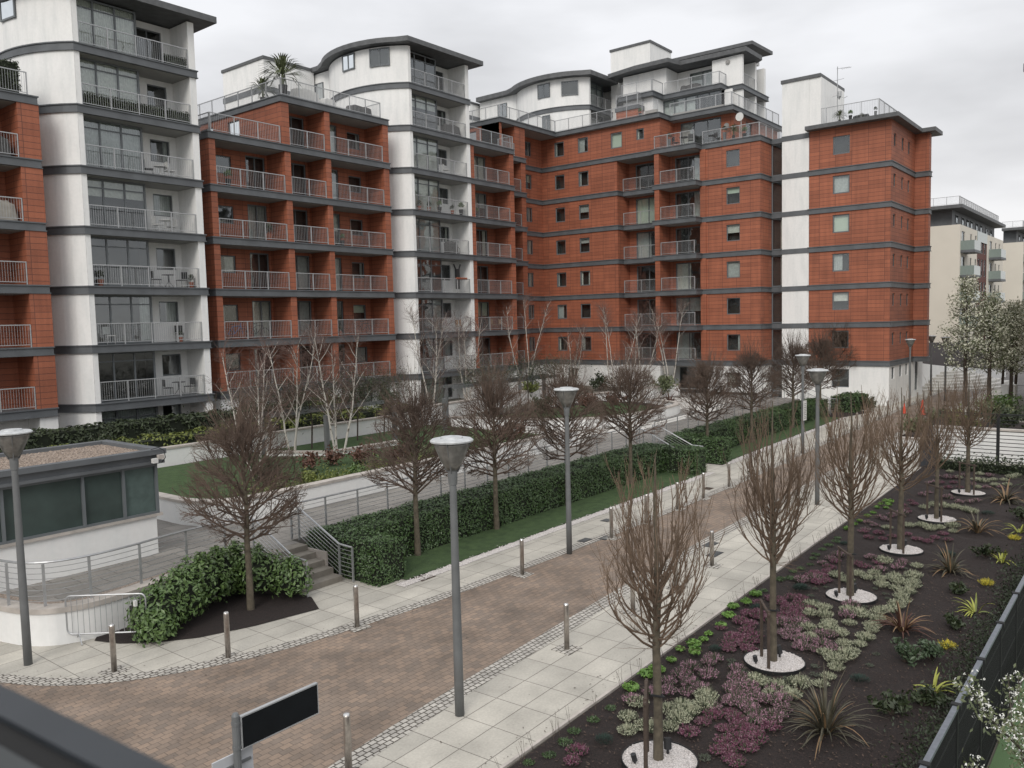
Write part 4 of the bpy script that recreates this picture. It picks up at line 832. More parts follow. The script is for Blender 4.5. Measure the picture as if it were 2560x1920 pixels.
# inspection covers and drains
for (x,y,w_,h_,lb) in ((15.9,15.95,.55,.40,'square brown inspection cover by the lawn gravel'),(24.2,15.2,.4,.3,'small dark cover on the left pavement among the bollards'),(21.6,14.4,.5,.28,'dark drain grate at the left road edge behind the bare tree'),(22.2,14.0,.5,.28,'second dark drain grate beside the left sett strip'),(22.4,10.35,.62,.3,'dark drain grate beside the right-hand bollard'),(23.3,10.9,.62,.3,'farther dark drain grate beside the right sett strip'),(31.0,14.6,.45,.35,'brown cover on the pavement near the middle stairs')):
    dt = thing('drain_cover', lb, 'drain cover', (x,y,.0)); m = MB(); m.box(x-w_/2,x+w_/2,y-h_/2,y+h_/2,.001,.014); m.build('cover_plate', BLKPL if 'dark' in lb else WOOD, dt); m = MB()
    for i in range(7): xx = x-w_/2+.05+(w_-.1)*i/6; m.box(xx-.012,xx+.012,y-h_/2+.02,y+h_/2-.02,.0141,.022)
    m.build('grate', LAMPG if 'dark' in lb else WOOD, dt)
# crowd barrier leaning on the bush
bt = thing('crowd_barrier', 'galvanised crowd barrier standing askew before the white curved wall', 'barrier', (8.4,18.6,0))
A = Vector((7.88,19.25,0)); B = Vector((9.03,17.9,0)); dv = (B-A); Ln = dv.length; dv.normalize()
bp = lambda s_, z, off=0: (A.x+dv.x*s_, A.y+dv.y*s_-off*.7, z)
m = MB(); r_ = .12; pts = []
for cx_, cz, a0 in ((Ln-r_,1.1-r_,0),(Ln-r_,.22+r_,-90),(r_,.22+r_,180),(r_,1.1-r_,90)):
    pass
seq = []
for cx_, cz, a0, a1 in ((Ln-r_,1.1-r_,90,0),(Ln-r_,.22+r_,0,-90),(r_,.22+r_,-90,-180),(r_,1.1-r_,180,90)):
    for k in range(5): a = math.radians(a0+(a1-a0)*k/4); seq.append(bp(cx_+r_*math.cos(a), cz+r_*math.sin(a)))
seq.append(seq[0]); m.tube(seq, .019, 6); m.build('frame', GALV, bt)
for i in range(13): m = MB(); s_ = .12+(Ln-.24)*i/12; m.tube([bp(s_,.23),bp(s_,1.09)], .007, 4); m.build('bar', GALV, bt)
for s_ in (.25, Ln-.25):
    m = MB(); m.tube([bp(s_,.24),bp(s_-.05,.02,.35)], .014, 5); m.tube([bp(s_,.24),bp(s_+.05,.02,-.35)], .014, 5); m.build('foot', GALV, bt)
m = MB(); m.box(8.84,8.9,18.02,18.1,.82,.95); m.build('tag_plate', WHITEP, bt); m = MB(); m.box(9.02,9.08,17.84,17.92,.55,.72); m.build('latch', GALV, bt)
# sign seen from behind
sg = thing('sign_post', 'grey post holding a long black board and a white panel seen from behind', 'sign', (5.22,8.4,0))
m = MB(); m.lathe([(.045,0),(.045,2.5),(.03,2.53)], (5.22,8.4), 12); m.build('post', LAMPG, sg)
m = MB(); m.box(5.27,6.36,8.35,8.38,2.10,2.47); m.build('board', SIGNB, sg); m = MB(); m.box(5.26,6.37,8.345,8.395,2.471,2.488); m.box(5.26,6.37,8.345,8.385,2.087,2.099); m.box(5.26,5.269,8.345,8.385,2.1,2.47); m.box(6.361,6.37,8.345,8.385,2.1,2.47); m.build('board_frame', RAILW, sg)
for z in (2.42,2.13): m = MB(); m.lathe([(.052,z-.03),(.052,z+.01)], (5.22,8.4), 12); m.build('clamp', LAMPG, sg)
m = MB(); m.box(4.93,5.46,8.45,8.47,1.3,2.03); m.build('sign_panel', SIGNW, sg); m = MB(); m.box(4.98,5.42,8.425,8.45,1.88,1.91); m.build('bracket', LAMPG, sg)
# traffic cones
cn = thing('traffic_cone', 'x', 'traffic cone', (0,0,0), 'orange cones on the lane'); m = MB(); m.lathe([(.16,.03),(.13,.12),(.03,.78),(.028,.8)], n=14); m.build('cone', ORANGE, cn, smooth=False); m = MB(); m.box(-.22,.22,-.22,.22,0,.03); m.build('base', BLKPL, cn)
place_all(cn, [(60.95,13.0,.006,0,1.3),(61.2,14.2,.006,.3,.9)], ['bigger orange traffic cone standing on the brown lane','smaller orange cone farther left at the lane edge'])
# fences at the right
ft = thing('mesh_fence', 'black mesh fence with grey top rail in the bottom right corner', 'fence', (13,2.35,-1.15))
m = MB(); m.box(4,30,2.31,2.39,1.06,1.11); m.build('top_rail', FENCETOP, ft)
for i in range(13): x = 5.25+2.05*i; m = MB(); m.box(x-.03,x+.03,2.32,2.38,-1.15,1.055); m.box(x-.05,x+.05,2.28,2.42,1.045,1.13); m.build('post', FENCETOP if i%1 else BLACKM, ft)
m = MB(); x = 4.0
while x < 30: m.box(x-.005,x+.005,2.345,2.355,-1.15,1.06); x += .055
for z in (-1.0,-.4,.2,.75): m.box(4,30,2.34,2.36,z-.01,z+.01)
m.build('mesh', BLACKM, ft)
m = MB(); m.box(4,41,2.365,2.40,-1.2,.03); tag(m.build('retaining_board', BLACKM, org=(10,2.38,-1.2)), 'dark board holding back the bed soil behind the mesh fence', 'retaining board')
bf = thing('bar_fence', 'black fence of horizontal bars with posts at the end of the planting bed', 'fence', (41,5,0)); zt = 2.5
for i, y in enumerate((8.15,5.72,3.2,.7)): m = MB(); m.box(40.96,41.08,y-.06,y+.06,0,zt if i else 1.2); m.build('post', BLACKM, bf)
m = MB(); m.box(40.97,41.06,.7,8.1,zt-.05,zt); z = .25
while z < 2.4: m.box(41.0,41.03,.7,8.1,z-.014,z+.014); z += .165
m.build('bars', BLACKM, bf)
m = MB(); m.box(40.4,41.0,8.02,8.72,0,1.25); tag(m.build('metal_cabinet', mat('dark_blue_grey_metal', (.035,.038,.045), .5, noise=.2), org=(40.7,8.4,0)), 'dark metal cabinet at the far corner of the planting bed', 'cabinet')
garden_wall('white wall with stone coping behind the black bar fence', [(43.6,8.75),(43.6,-3)], 0, 1.55, .35, mirror=-1); garden_wall('low white wall end beside the dark cabinet, left of the bar fence', [(42.9,10.6),(42.9,8.8)], 0, .98, .35, mirror=-1)
m = MB(); m.box(43.97,52,-3,10.3,0,.9); m.build('raised_bed', MULCH)['kind'] = 'structure'
# pale steps and curved wall beyond the red tower
t = thing('curved_steps', 'pale curved steps with a sweeping white wall right of the red tower', 'steps', (80,15,0))
for i in range(7):
    m = MB(); R0 = 9.5-i*.9; pts = [(88+R0*math.cos(math.radians(a)), 18+R0*.75*math.sin(math.radians(a))) for a in range(150,290,10)]; m.prism([(88,24)]+pts, 0 if i == 0 else i*.2, (i+1)*.2); m.build('step', PALE, t)
m = MB(); pts = smooth([(78,17.2),(84,16.6),(92,15.2),(99,13.2)],4); q = offs(pts,.3)
for i in range(len(pts)-1):
    za, zb = 2.7-2.2*i/len(pts), 2.7-2.2*(i+1)/len(pts); m.hexa([(*pts[i],0),(*pts[i+1],0),(*q[i+1],0),(*q[i],0),(*pts[i],za),(*pts[i+1],zb),(*q[i+1],zb),(*q[i],za)])
m.build('wall', WHITE2, t)
sheet('asphalt_yard', [(76,12.5),(76,-20),(150,-20),(150,17.5),(100,15.5),(90,15.0)], .003, ASPH)
handrail('white barred railing at the right edge before the grey yard', [(70.0,8.6,1.45),(70.0,7.0,1.45),(70.0,4,1.45),(70.0,2,1.45)], 6, 1.2)
m = MB(); m.box(69.6,70.6,8.7,9.6,0,1.5); tag(m.build('gate_pier', WHITE2, org=(70,9,0)), 'white square pier at the left end of the white barred railing', 'pier')
# the photographer's own window frame, running along the sill below the lens
wf = thing('window_frame', 'blurred dark window frame across the bottom left corner, close to the camera', 'window frame', (.3225,.8,6.6))
zf = 6.62; kx = .38
m = MB(); m.box(.813*kx,.905*kx,-.6,2.2,zf-.10,zf); m.build('outer_frame', mat('window_frame_grey', (.026,.031,.037), .5, noise=.25, nscale=9), wf)
m = MB(); m.box(.745*kx,.811*kx,-.6,2.2,zf-.10,zf-.006); m.build('gasket', mat('black_gasket', (.006,.006,.006), .9, noise=.1), wf)
m = MB(); m.box(.40*kx,.743*kx,-.6,2.2,zf-.10,zf-.002); m.build('inner_sill', mat('inner_sill_grey', (.04,.045,.046), .6, noise=.2), wf)
wf.rotation_euler = (0,0,.069); wf.location = (.3225,.8,6.6)
# ================================================================ VEGETATION
def rdir(r, el0, el1, az=None):
    a = r.uniform(0, 2*math.pi) if az is None else az; e = math.radians(r.uniform(el0, el1)); return Vector((math.cos(e)*math.cos(a), math.cos(e)*math.sin(a), math.sin(e)))
def grow(mb, r, p, d, ln, rad, lev, nsub, curve=.15, upb=0, spread=35, shrink=.55, n=3, keep=None, segs=3):
    pts = [p.copy()]; rads = [rad]; q = p.copy(); dd = d.copy()
    for s_ in range(segs):
        dd = (dd+Vector((r.uniform(-1,1),r.uniform(-1,1),r.uniform(-1,1)))*curve+Vector((0,0,upb))).normalized(); q = q+dd*(ln/segs)
        if keep and not keep(q): break
        pts.append(q.copy()); rads.append(rad*(1-.6*(s_+1)/segs))
    if len(pts) < 2: return
    mb.tube(pts, rads, n)
    if lev <= 0: return
    L_ = len(pts)-1
    for k in range(nsub[0]):
        t = r.uniform(.2, 1.0)*L_; i = min(int(t), L_-1); base = pts[i].lerp(pts[i+1], t-i); ax = (pts[i+1]-pts[i]).normalized()
        side = ax.cross(Vector((r.uniform(-1,1),r.uniform(-1,1),r.uniform(-1,1)))).normalized(); an = math.radians(spread*r.uniform(.6,1.3))
        grow(mb, r, base, (ax*math.cos(an)+side*math.sin(an)).normalized(), ln*shrink*r.uniform(.7,1.25), rad*.5, lev-1, nsub[1:], curve, upb, spread, shrink, 3, keep, segs)
def ball_tree(seed):
    """pleached round-headed tree in winter"""
    r = random.Random(seed); t = thing('clipped_tree', 'x', 'tree', (0,0,0), 'round-headed clipped trees along the hedge'); m = MB()
    m.tube([(0,0,0),(.01,.01,.9),(.0,.02,1.75),(.02,.0,2.6),(.0,.02,3.5),(.02,0,4.2)], [.10,.078,.07,.055,.035,.015], 8); m.build('trunk', BARKG, t, smooth=True)
    m = MB(); keep = lambda q: (q.x/1.58)**2+(q.y/1.58)**2+((q.z-2.95)/(1.85 if q.z > 2.95 else 1.3))**2 < 1.0+.2*math.sin(q.x*5+q.z*2)*math.cos(q.y*6)
    for i in range(52):
        z = 1.72+2.35*(i/52); f = (z-1.7)/2.5; d = rdir(r, 6+30*f, 28+46*f, i*2.4)
        grow(m, r, Vector((0,0,z)), d, 1.95-f*.3, .036-.02*f, 3, (6,5,3), .16, .06, 36, .5, keep=keep)
    for i in range(46):
        d = rdir(r, 48, 88); p = Vector((d.x*.5, d.y*.5, 3.6+.5*r.random())); grow(m, r, p, d, r.uniform(.9,1.5), .010, 1, (5,), .08, .06, 22, .5)
    m.build('crown', TWIGL, t); return t
def vase_tree(seed):
    r = random.Random(seed); t = thing('upright_tree', 'x', 'tree', (0,0,0), 'young upright trees in the planting bed'); m = MB()
    m.tube([(0,0,0),(.01,0,.9),(-.01,.01,1.85),(.0,.0,2.5),(.02,.0,3.3),(0,.02,4.2),(.02,0,4.9)], [.085,.07,.062,.05,.035,.02,.008], 8); m.build('trunk', BARKG, t, smooth=True)
    m = MB()
    for i in range(42):
        f = i/42; z = 1.78+1.2*f; az = i*2.4; R_ = (1.12-.42*f)*r.uniform(.55,1.12); top = min(4.6, z+r.uniform(.8,2.3)*(.8+.4*r.random())); top = top+.5 if r.random() < .15 else top; a = Vector((math.cos(az), math.sin(az), 0)); pts = []; 
        for s_ in range(8):
            u = s_/7; rad = R_*(1-(1-u)**1.6)*(1-.46*u**2.6); pts.append(Vector((0,0,z))+a*rad+Vector((r.uniform(-.03,.03),r.uniform(-.03,.03),(top-z)*(u**1.25))))
        m.tube(pts, [.021*(1-.8*s_/7) for s_ in range(8)], 4)
        for k in range(8):
            t_ = r.uniform(.8,6.4); j = int(t_); base = pts[j].lerp(pts[j+1], t_-j); ax = (pts[j+1]-pts[j]).normalized(); out_ = Vector((r.uniform(-1,1),r.uniform(-1,1),0))
            grow(m, r, base, (ax+a*.32+out_*.5).normalized(), r.uniform(.25,.75), .0068, 1, (3,), .10, .22, 24, .45)
    for k in range(9):
        grow(m, r, Vector((0,0,1.8+r.random()*.5)), rdir(r,-5,25), r.uniform(.4,.8), .006, 1, (2,), .25, 0, 30)
    m.build('crown', TWIGR, t); return t
def birch(seed, h=6.0):
    r = random.Random(seed); t = thing('birch_tree', 'x', 'tree', (0,0,0), 'multi-stemmed white birches'); m = MB(); tw = MB(); k0 = r.choice([3,4])
    for i in range(k0):
        a = 2*math.pi*i/k0+r.random(); p = Vector((.16*math.cos(a), .16*math.sin(a), 0)); d = Vector((.20*math.cos(a), .20*math.sin(a), 1)).normalized(); pts = [p.copy()]; hh = h*r.uniform(.75,1.0)
        for s_ in range(9): d = (d+Vector((r.uniform(-.09,.09),r.uniform(-.09,.09),.03))).normalized(); p = p+d*hh/9; pts.append(p.copy())
        m.tube(pts, [.056*(1-.092*s_) for s_ in range(10)], 6)
        for k in range(12):
            t_ = r.uniform(2.2,8.6); j = int(t_); b_ = pts[j].lerp(pts[j+1], t_-j); dd = (rdir(r,25,60)+Vector((0,0,.3))).normalized(); ln = (1.9-.14*t_)*r.uniform(.7,1.2)
            q = b_+dd*ln*.5; q2 = q+(dd+Vector((r.uniform(-.2,.2),r.uniform(-.2,.2),.15))).normalized()*ln*.5; m.tube([b_,q,q2], [.017,.011,.004], 4)
            for _ in range(12): grow(tw, r, b_.lerp(q2, r.random()), (dd*.7+rdir(r,-10,60)).normalized(), r.uniform(.45,.95), .006, 1, (4,), .2, -.03, 35, .5)
    m.build('trunk', BIRCH, t, smooth=True); tw.build('crown', TWIGB, t); return t
def leafcloud(mb, r, pts, size, n):
    for _ in range(n):
        c = r.choice(pts); leaf(mb, r, c, size)
def leaf(mb, r, c, s_, nrm=None):
    a = Vector((r.uniform(-1,1),r.uniform(-1,1),r.uniform(-.6,1))).normalized() if nrm is None else (nrm+Vector((r.uniform(-.8,.8),r.uniform(-.8,.8),r.uniform(-.5,.9)))).normalized()
    u = a.cross(Vector((r.uniform(-1,1),r.uniform(-1,1),r.uniform(-1,1)))).normalized(); v = a.cross(u); l = s_*r.uniform(.7,1.3)
    mb.face([c-u*l, c-v*l*.45+a*l*.08, c+u*l, c+v*l*.45+a*l*.08])
def hedge(label, boxes, leafm=None, size=.043, dens=520, name='hedge', cat='hedge', rough=.05, extra=None):
    r = random.Random(len(label)); b = boxes[0]; t = thing(name, label, cat, ((b[0]+b[1])/2,(b[2]+b[3])/2,b[4])); m = MB(); lv = MB()
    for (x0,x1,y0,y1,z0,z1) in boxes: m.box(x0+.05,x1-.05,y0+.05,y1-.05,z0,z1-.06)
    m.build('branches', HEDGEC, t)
    wob = lambda x,y,z: rough*(math.sin(x*3.1+y*2.3)*.6+math.sin(z*7+x*5)*.4+math.sin(y*6.1)*.3)
    for (x0,x1,y0,y1,z0,z1) in boxes:
        for (ar, f) in (((x1-x0)*(y1-y0), lambda: (r.uniform(x0,x1),r.uniform(y0,y1),z1,Vector((0,0,1)))), ((x1-x0)*(z1-z0), lambda: (r.uniform(x0,x1),y0,r.uniform(z0,z1),Vector((0,-1,.3)))),
                        ((y1-y0)*(z1-z0), lambda: (x0,r.uniform(y0,y1),r.uniform(z0,z1),Vector((-1,0,.3)))), ((y1-y0)*(z1-z0), lambda: (x1,r.uniform(y0,y1),r.uniform(z0,z1),Vector((1,0,.3)))), ((x1-x0)*(z1-z0)*.35, lambda: (r.uniform(x0,x1),y1,r.uniform(z0,z1),Vector((0,1,.3))))):
            for _ in range(int(ar*dens)):
                x,y,z,nv = f()
                if any(o[0]+.06 < x < o[1]-.06 and o[2]+.06 < y < o[3]-.06 and z < o[5]-.08 for o in boxes if o != (x0,x1,y0,y1,z0,z1)): continue
                c = Vector((x,y,z))+nv*(wob(x,y,z)+r.uniform(-.06,.03)); leaf(lv, r, c, size, nv)
    lv.build('leaves', leafm or HEDGE, t); return t
hedge('long clipped laurel hedge beside the lawn, between the nearest and middle stairs', [(14.62,15.65,16.35,19.4,.0,1.15),(15.65,33.2,17.78,19.35,.0,1.18),(33.2,34.35,16.2,19.4,0,1.15)])
hedge('clipped laurel hedge beyond the middle stairs, running towards the red tower', [(36.5,37.6,16.45,19.5,.0,1.15),(37.6,57.5,18.15,19.6,.0,1.2)], dens=330, size=.055)
hedge('clipped shrub hedge near the farthest stairs at the foot of the red tower', [(60.2,63.8,17.2,18.9,0,1.1)], dens=150, size=.08)
hedge('dark hedge along the foot of the left white tower', [(12,33.5,38.6,40.2,1.8,2.6)], DLEAF, dens=110, size=.10, rough=.12); hedge('lower yellowish hedge in front of the dark one at the left tower', [(8,34,34.6,36.0,1.8,2.25)], YLEAF, dens=110, size=.09, rough=.16)
hedge('dark trough hedge on the left block roof terrace', [(12.0,17.0,42.7,43.6,Z(5)+.02,Z(5)+1.55)], DLEAF, dens=120, size=.07); hedge('dark planter hedge along a balcony, second floor from the top of the left tower', [(19.65,25.4,42.4,42.7,Z(5)+.02,Z(5)+.65)], DLEAF, dens=300, size=.05)
hedge('dark planter hedge at the right end of the top balcony of the left tower', [(24.2,25.4,42.45,42.8,Z(6)+.02,Z(6)+.6)], DLEAF, dens=300, size=.05)
def bush(label, blobs, m=None, size=.06, n=900, core=True, name='laurel_bush', cat='bush', group=None, seed=1, stemm=None):
    r = random.Random(seed); c0 = blobs[0]; t = thing(name, label, cat, (c0[0],c0[1],0 if c0[2] < 1.2 else c0[2]-c0[5]), group); lv = MB(); co_ = MB()
    for (x,y,z,rx,ry,rz) in blobs:
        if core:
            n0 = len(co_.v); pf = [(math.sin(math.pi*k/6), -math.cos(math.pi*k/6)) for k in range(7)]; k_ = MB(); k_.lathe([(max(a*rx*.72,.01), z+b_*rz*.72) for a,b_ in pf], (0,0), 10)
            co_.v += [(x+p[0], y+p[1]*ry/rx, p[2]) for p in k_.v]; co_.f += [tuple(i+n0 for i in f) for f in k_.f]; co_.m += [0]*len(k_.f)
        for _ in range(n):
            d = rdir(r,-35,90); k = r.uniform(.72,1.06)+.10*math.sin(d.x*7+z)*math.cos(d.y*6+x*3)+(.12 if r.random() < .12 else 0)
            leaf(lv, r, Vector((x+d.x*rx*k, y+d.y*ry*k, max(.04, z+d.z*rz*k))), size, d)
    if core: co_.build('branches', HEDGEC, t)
    lv.build('leaves', m or BUSHM, t); return t
bush('big glossy laurel bush behind the crowd barrier', [(9.4,18.05,.52,.68,.6,.62),(9.15,17.75,.3,.45,.42,.42),(10.05,18.3,.62,.68,.65,.68)], seed=3, n=1000)
bush('laurel bush left of the first clipped tree, behind the dark bed', [(10.75,18.6,.7,.7,.6,.72),(11.45,18.85,.7,.6,.5,.72)], seed=4, n=1100)
bush('laurel bush right of the first clipped tree, next to the nearest stairs', [(12.3,18.35,.62,.62,.72,.68),(12.72,17.6,.5,.5,.62,.55),(12.0,18.9,.6,.5,.4,.8)], seed=5, n=1000)
ballA, ballB, ballC = ball_tree(1), ball_tree(2), ball_tree(3)
place_all(ballA, [(11.59,17.72,.02,0,1.0),(25.3,17.6,.02,2.1,1.02),(43.6,17.9,.02,1.0,1.04),(66.5,20.2,0,2,1.25)], ['clipped tree in the dark bed by the nearest stairs, biggest of the row','fourth clipped tree of the row, behind the second lamp','clipped tree over the far lawn, second past the middle stairs','clipped tree in front of the white stair strip of the red tower'])
place_all(ballB, [(17.35,17.62,.02,1,1.03),(30.1,17.7,.02,4,1.05),(50.5,18.1,.02,3,1.1)], ['second clipped tree, rising from the hedge beside the nearest lamp','fifth clipped tree, just before the middle stairs','clipped tree over the far lawn, left of the two lamps'])
place_all(ballC, [(21.1,17.62,.02,2,1.05),(38.0,17.9,.02,0,1.0),(56.5,18.4,.02,5,1.12)], ['third clipped tree of the row, between the two nearest lamps','clipped tree just past the middle stairs','clipped tree near the farthest stairs, behind the distant lamp'])
va, vb, vc = vase_tree(11), vase_tree(12), vase_tree(13)
RT_ = [(11.15,6.12),(15.82,6.06),(20.67,5.98),(25.6,6.0),(30.11,5.95),(35.12,5.87)]
place_all(va, [(*RT_[0],.03,0,1),(*RT_[3],.03,2,(1.15,1.15,.98))], ['nearest upright bare tree, at the bottom of the planting bed','fourth upright bare tree along the planting bed'])
place_all(vb, [(*RT_[1],.03,1,(1.0,1.0,1.08)),(*RT_[4],.03,3.2,(.9,.95,.95))], ['second upright bare tree, taller and looser than the nearest','fifth upright bare tree along the planting bed'])
place_all(vc, [(*RT_[2],.03,2.2,(1.12,1.05,1.04)),(*RT_[5],.03,.5,(1.1,1.1,.95))], ['third upright bare tree, in front of the slim lamp','farthest upright bare tree, before the bar fence'])
# gravel rings, stakes and spike lights at each tree
ring = thing('gravel_ring', 'x', 'gravel ring', (0,0,0), 'white gravel rings round the bed trees'); m = MB(); m.lathe([(.60,.0),(.60,.075),(.585,.075),(.585,.0)], n=40); m.build('edging', BLACKM, ring)
m = MB(); m.lathe([(.01,.062),(.3,.068),(.584,.055)][::-1], n=36); rp = random.Random(4)
for i in range(620):
    a = rp.uniform(0,6.28); d = .57*math.sqrt(rp.random()); pebble(m, d*math.cos(a), d*math.sin(a), .055, rp.uniform(.011,.026), rp)
m.build('gravel', GRAVEL, ring)
OL = ['nearest','second','third','fourth','fifth','farthest']
place_all(ring, [(x,y-.02,.02,i,1) for i,(x,y) in enumerate(RT_)], ['white gravel ring round the '+o+' upright tree' for o in OL])
stk = thing('tree_stake', 'x', 'tree stake', (0,0,0), 'timber stakes beside the bed trees'); m = MB(); m.tube([(-.42,.02,0),(-.42,.02,1.22)], .033, 6, True); m.build('post', WOOD, stk); m = MB(); m.tube([(.12,.30,0),(.12,.30,1.22)], .033, 6, True); m.build('post', WOOD, stk)
m = MB(); m.tube([(-.5,-.02,1.16),(.2,.34,1.2)], .03, 4, True); m.build('crossbar', WOOD, stk); m = MB(); m.tube([(-.1,.1,1.12),(0,-.08,1.1),(.1,.12,1.12)], .02, 4); m.build('tie', BLKPL, stk)
place_all(stk, [(x-.03,y-.05,.03,.0+.12*i,1) for i,(x,y) in enumerate(RT_)], ['dark timber stakes with crossbar at the '+o+' upright tree' for o in OL])
spl = thing('spot_light', 'x', 'garden light', (0,0,0), 'black garden spotlights in the gravel rings'); m = MB(); m.tube([(0,0,0),(0,0,.1)], .02, 6); m.build('spike', BLKPL, spl); m = MB(); m.tube([(0,0,.08),(.03,.02,.22)], .055, 10, True); m.build('lamp_head', BLKPL, spl)
sp_l = []; sp_n = []
for i,(x,y) in enumerate(RT_): sp_l += [(x+.22,y-.05,.07,1.0*i,1.15),(x-.35,y+.22,.07,2.0,.8)]; sp_n += ['black spotlight close to the trunk of the '+OL[i]+' upright tree','small black spotlight at the rim of the '+OL[i]+' gravel ring']
place_all(spl, sp_l, sp_n)
b1, b2 = birch(31), birch(32)
place_all(b1, [(22.9,31.05,1.2,0,1),(38.6,37.5,1.7,2,1.1),(50.4,28.8,1.2,1,1.05)], ['birch on the lawn in front of the red middle block, left one','birch by the foot of the second white tower','birch right of the second courtyard lawn'])
place_all(b2, [(23.6,28.7,1.2,.5,1.05),(43.0,38.3,1.7,3,1.1),(59.5,40.5,1.1,2,1.05),(18.6,27.6,1.2,4,.95)], ['birch with three bright stems beside the pergola post','birch in the back bed between tower and inner corner','birch close to the inner corner of the red block','birch behind the nearest clipped tree'])
b3 = birch(33, 7.2)
place_all(b3, [(56.5,34.5,1.0,0,1.0),(60.0,31.5,1.0,2,1.02),(50.0,38.5,1.7,4,1)], ['birch before the lowest windows of the red right wing','birch in front of the stacked balconies of the right wing','birch before the red balconies right of the second white tower'])
def crown_shrub(label, x,y,z,h,w_, m, seed, n=500, size=.09, name='shrub', cat='shrub', group=None, twm=None):
    r = random.Random(seed); t = thing(name, label, cat, (x,y,z), group); s_ = MB(); lv = MB(); pts = []
    for i in range(16):
        d = rdir(r,35,85); e_ = d*h*r.uniform(.6,1); e_ = Vector((e_.x*w_/h, e_.y*w_/h, e_.z)); s_.tube([(x,y,z),(x+e_.x*.5,y+e_.y*.5,z+e_.z*.45),(x+e_.x,y+e_.y,z+e_.z)], [.015,.01,.004], 3)
        for k in range(5): pts.append(Vector((x,y,z))+e_*(.5+.5*k/4))
    s_.build('stems', twm or BARKD, t)
    for _ in range(n): c = r.choice(pts); leaf(lv, r, c+Vector((r.gauss(0,.16),r.gauss(0,.16),r.gauss(0,.14)))*h*.6, size)
    lv.build('leaves', m, t); return t
sh = [(21.9,27.2,1.2,.8,.9,REDL,'russet shrub at the feet of the three-stemmed birch'),(19.2,25.2,1.2,.6,.7,DLEAF,'low dark shrub in the front planter among the yellow-green ones'),(23.9,25.3,1.2,.8,1.1,REDL,'brown-red shrub at the planter edge behind the second clipped tree'),(25.5,26.0,1.2,1.0,1.2,DLEAF,'dark shrub in the planter behind the second clipped tree'),(28.5,24.4,1.2,.8,1.2,OLIVE,'olive shrub in the planter behind the third clipped tree'),(31,25.0,1.2,1.0,1.4,REDL,'russet shrub at the right end of the planter'),(17.0,23.9,1.2,.55,.8,OLIVE,'low olive shrub behind the planter coping, left end'),(18.6,24.3,1.2,.6,.8,YLEAF,'low yellow-green shrub behind the planter coping'),(20.4,24.0,1.2,.5,.9,BUSHM,'low green shrub behind the planter coping, right of the yellow one'),
 (20.2,26.3,1.2,.9,.8,REDL,'reddish shrub in the planter in front of the birch stems'),(22.9,26.4,1.2,.9,.9,REDL,'red-leaved shrub right of the birch stems'),(18.4,26.8,1.2,.9,1.0,DLEAF,'dark green shrub in the planter behind the nearest clipped tree'),(24.6,24.2,1.2,.7,1.0,OLIVE,'olive shrub at the planter edge behind the second clipped tree'),
 (26.5,35.4,1.9,1.9,1.2,DLEAF,'tall dark shrub below the pergola beams'),(29.5,36.4,1.9,1.4,1.6,YLEAF,'yellow-flecked shrub at the back wall'),(33.0,35.8,1.9,1.3,1.4,DLEAF,'round dark shrub at the back wall right end'),(48.5,36.8,1.7,.9,1.4,YLEAF,'bright yellow-green shrub before the inner corner'),
 (59,37.5,1.0,1.6,1.4,DLEAF,'dark shrub under the right wing windows'),(57.5,30.8,1.0,1.8,1.4,OLIVE,'olive spiky shrub at the garden wall before the right wing'),(47.5,29,1.25,.9,1.2,REDL,'russet shrub in the second courtyard bed'),(43.5,28.5,1.25,1.3,1.6,REDL,'big russet shrub in the second courtyard bed'),(41.2,30.5,1.25,1.2,1.5,DLEAF,'dark shrub behind the russet ones'),
 (62.3,16.9,0,1.0,1.3,DLEAF,'dark shrub at the left foot of the red tower'),(64.0,17.9,0,1.2,1.2,BUSHM,'green shrub against the white foot of the red tower'),(16.2,35.4,1.85,1.0,.9,DLEAF,'round dark bush in front of the left tower'),
 (46.5,8.2,.9,1.2,1.6,YLEAF,'yellow-green shrub behind the white wall, left end'),(48.5,6.5,.9,1.3,1.8,DLEAF,'dark shrub behind the white wall'),(47.5,4.6,.9,1.0,1.5,YLEAF,'pale-topped shrub behind the white wall'),(52,7.5,.9,1.2,2.0,OLIVE,'olive shrub behind the bar fence, farther back'),(52,10.2,.0,1.4,1.6,OLIVE,'olive shrub beside the far lane edge'),(56,10.6,.0,1.2,1.6,DLEAF,'dark shrub beside the far lane edge'),(58,8,.0,1.6,2.4,DLEAF,'large dark shrub before the blossom trees'),(64,9,.0,1.4,2.4,BUSHM,'large green shrub below the blossom trees'),(45.8,10.1,.6,1.1,1.1,OLIVE,'olive shrub over the low white wall end')]
for i,(x,y,z,h,w_,m_,lb) in enumerate(sh): crown_shrub(lb, x,y,z,h,w_,m_, 100+i, n=int(420*max(1,h)), size=.075 if x < 30 else .11)
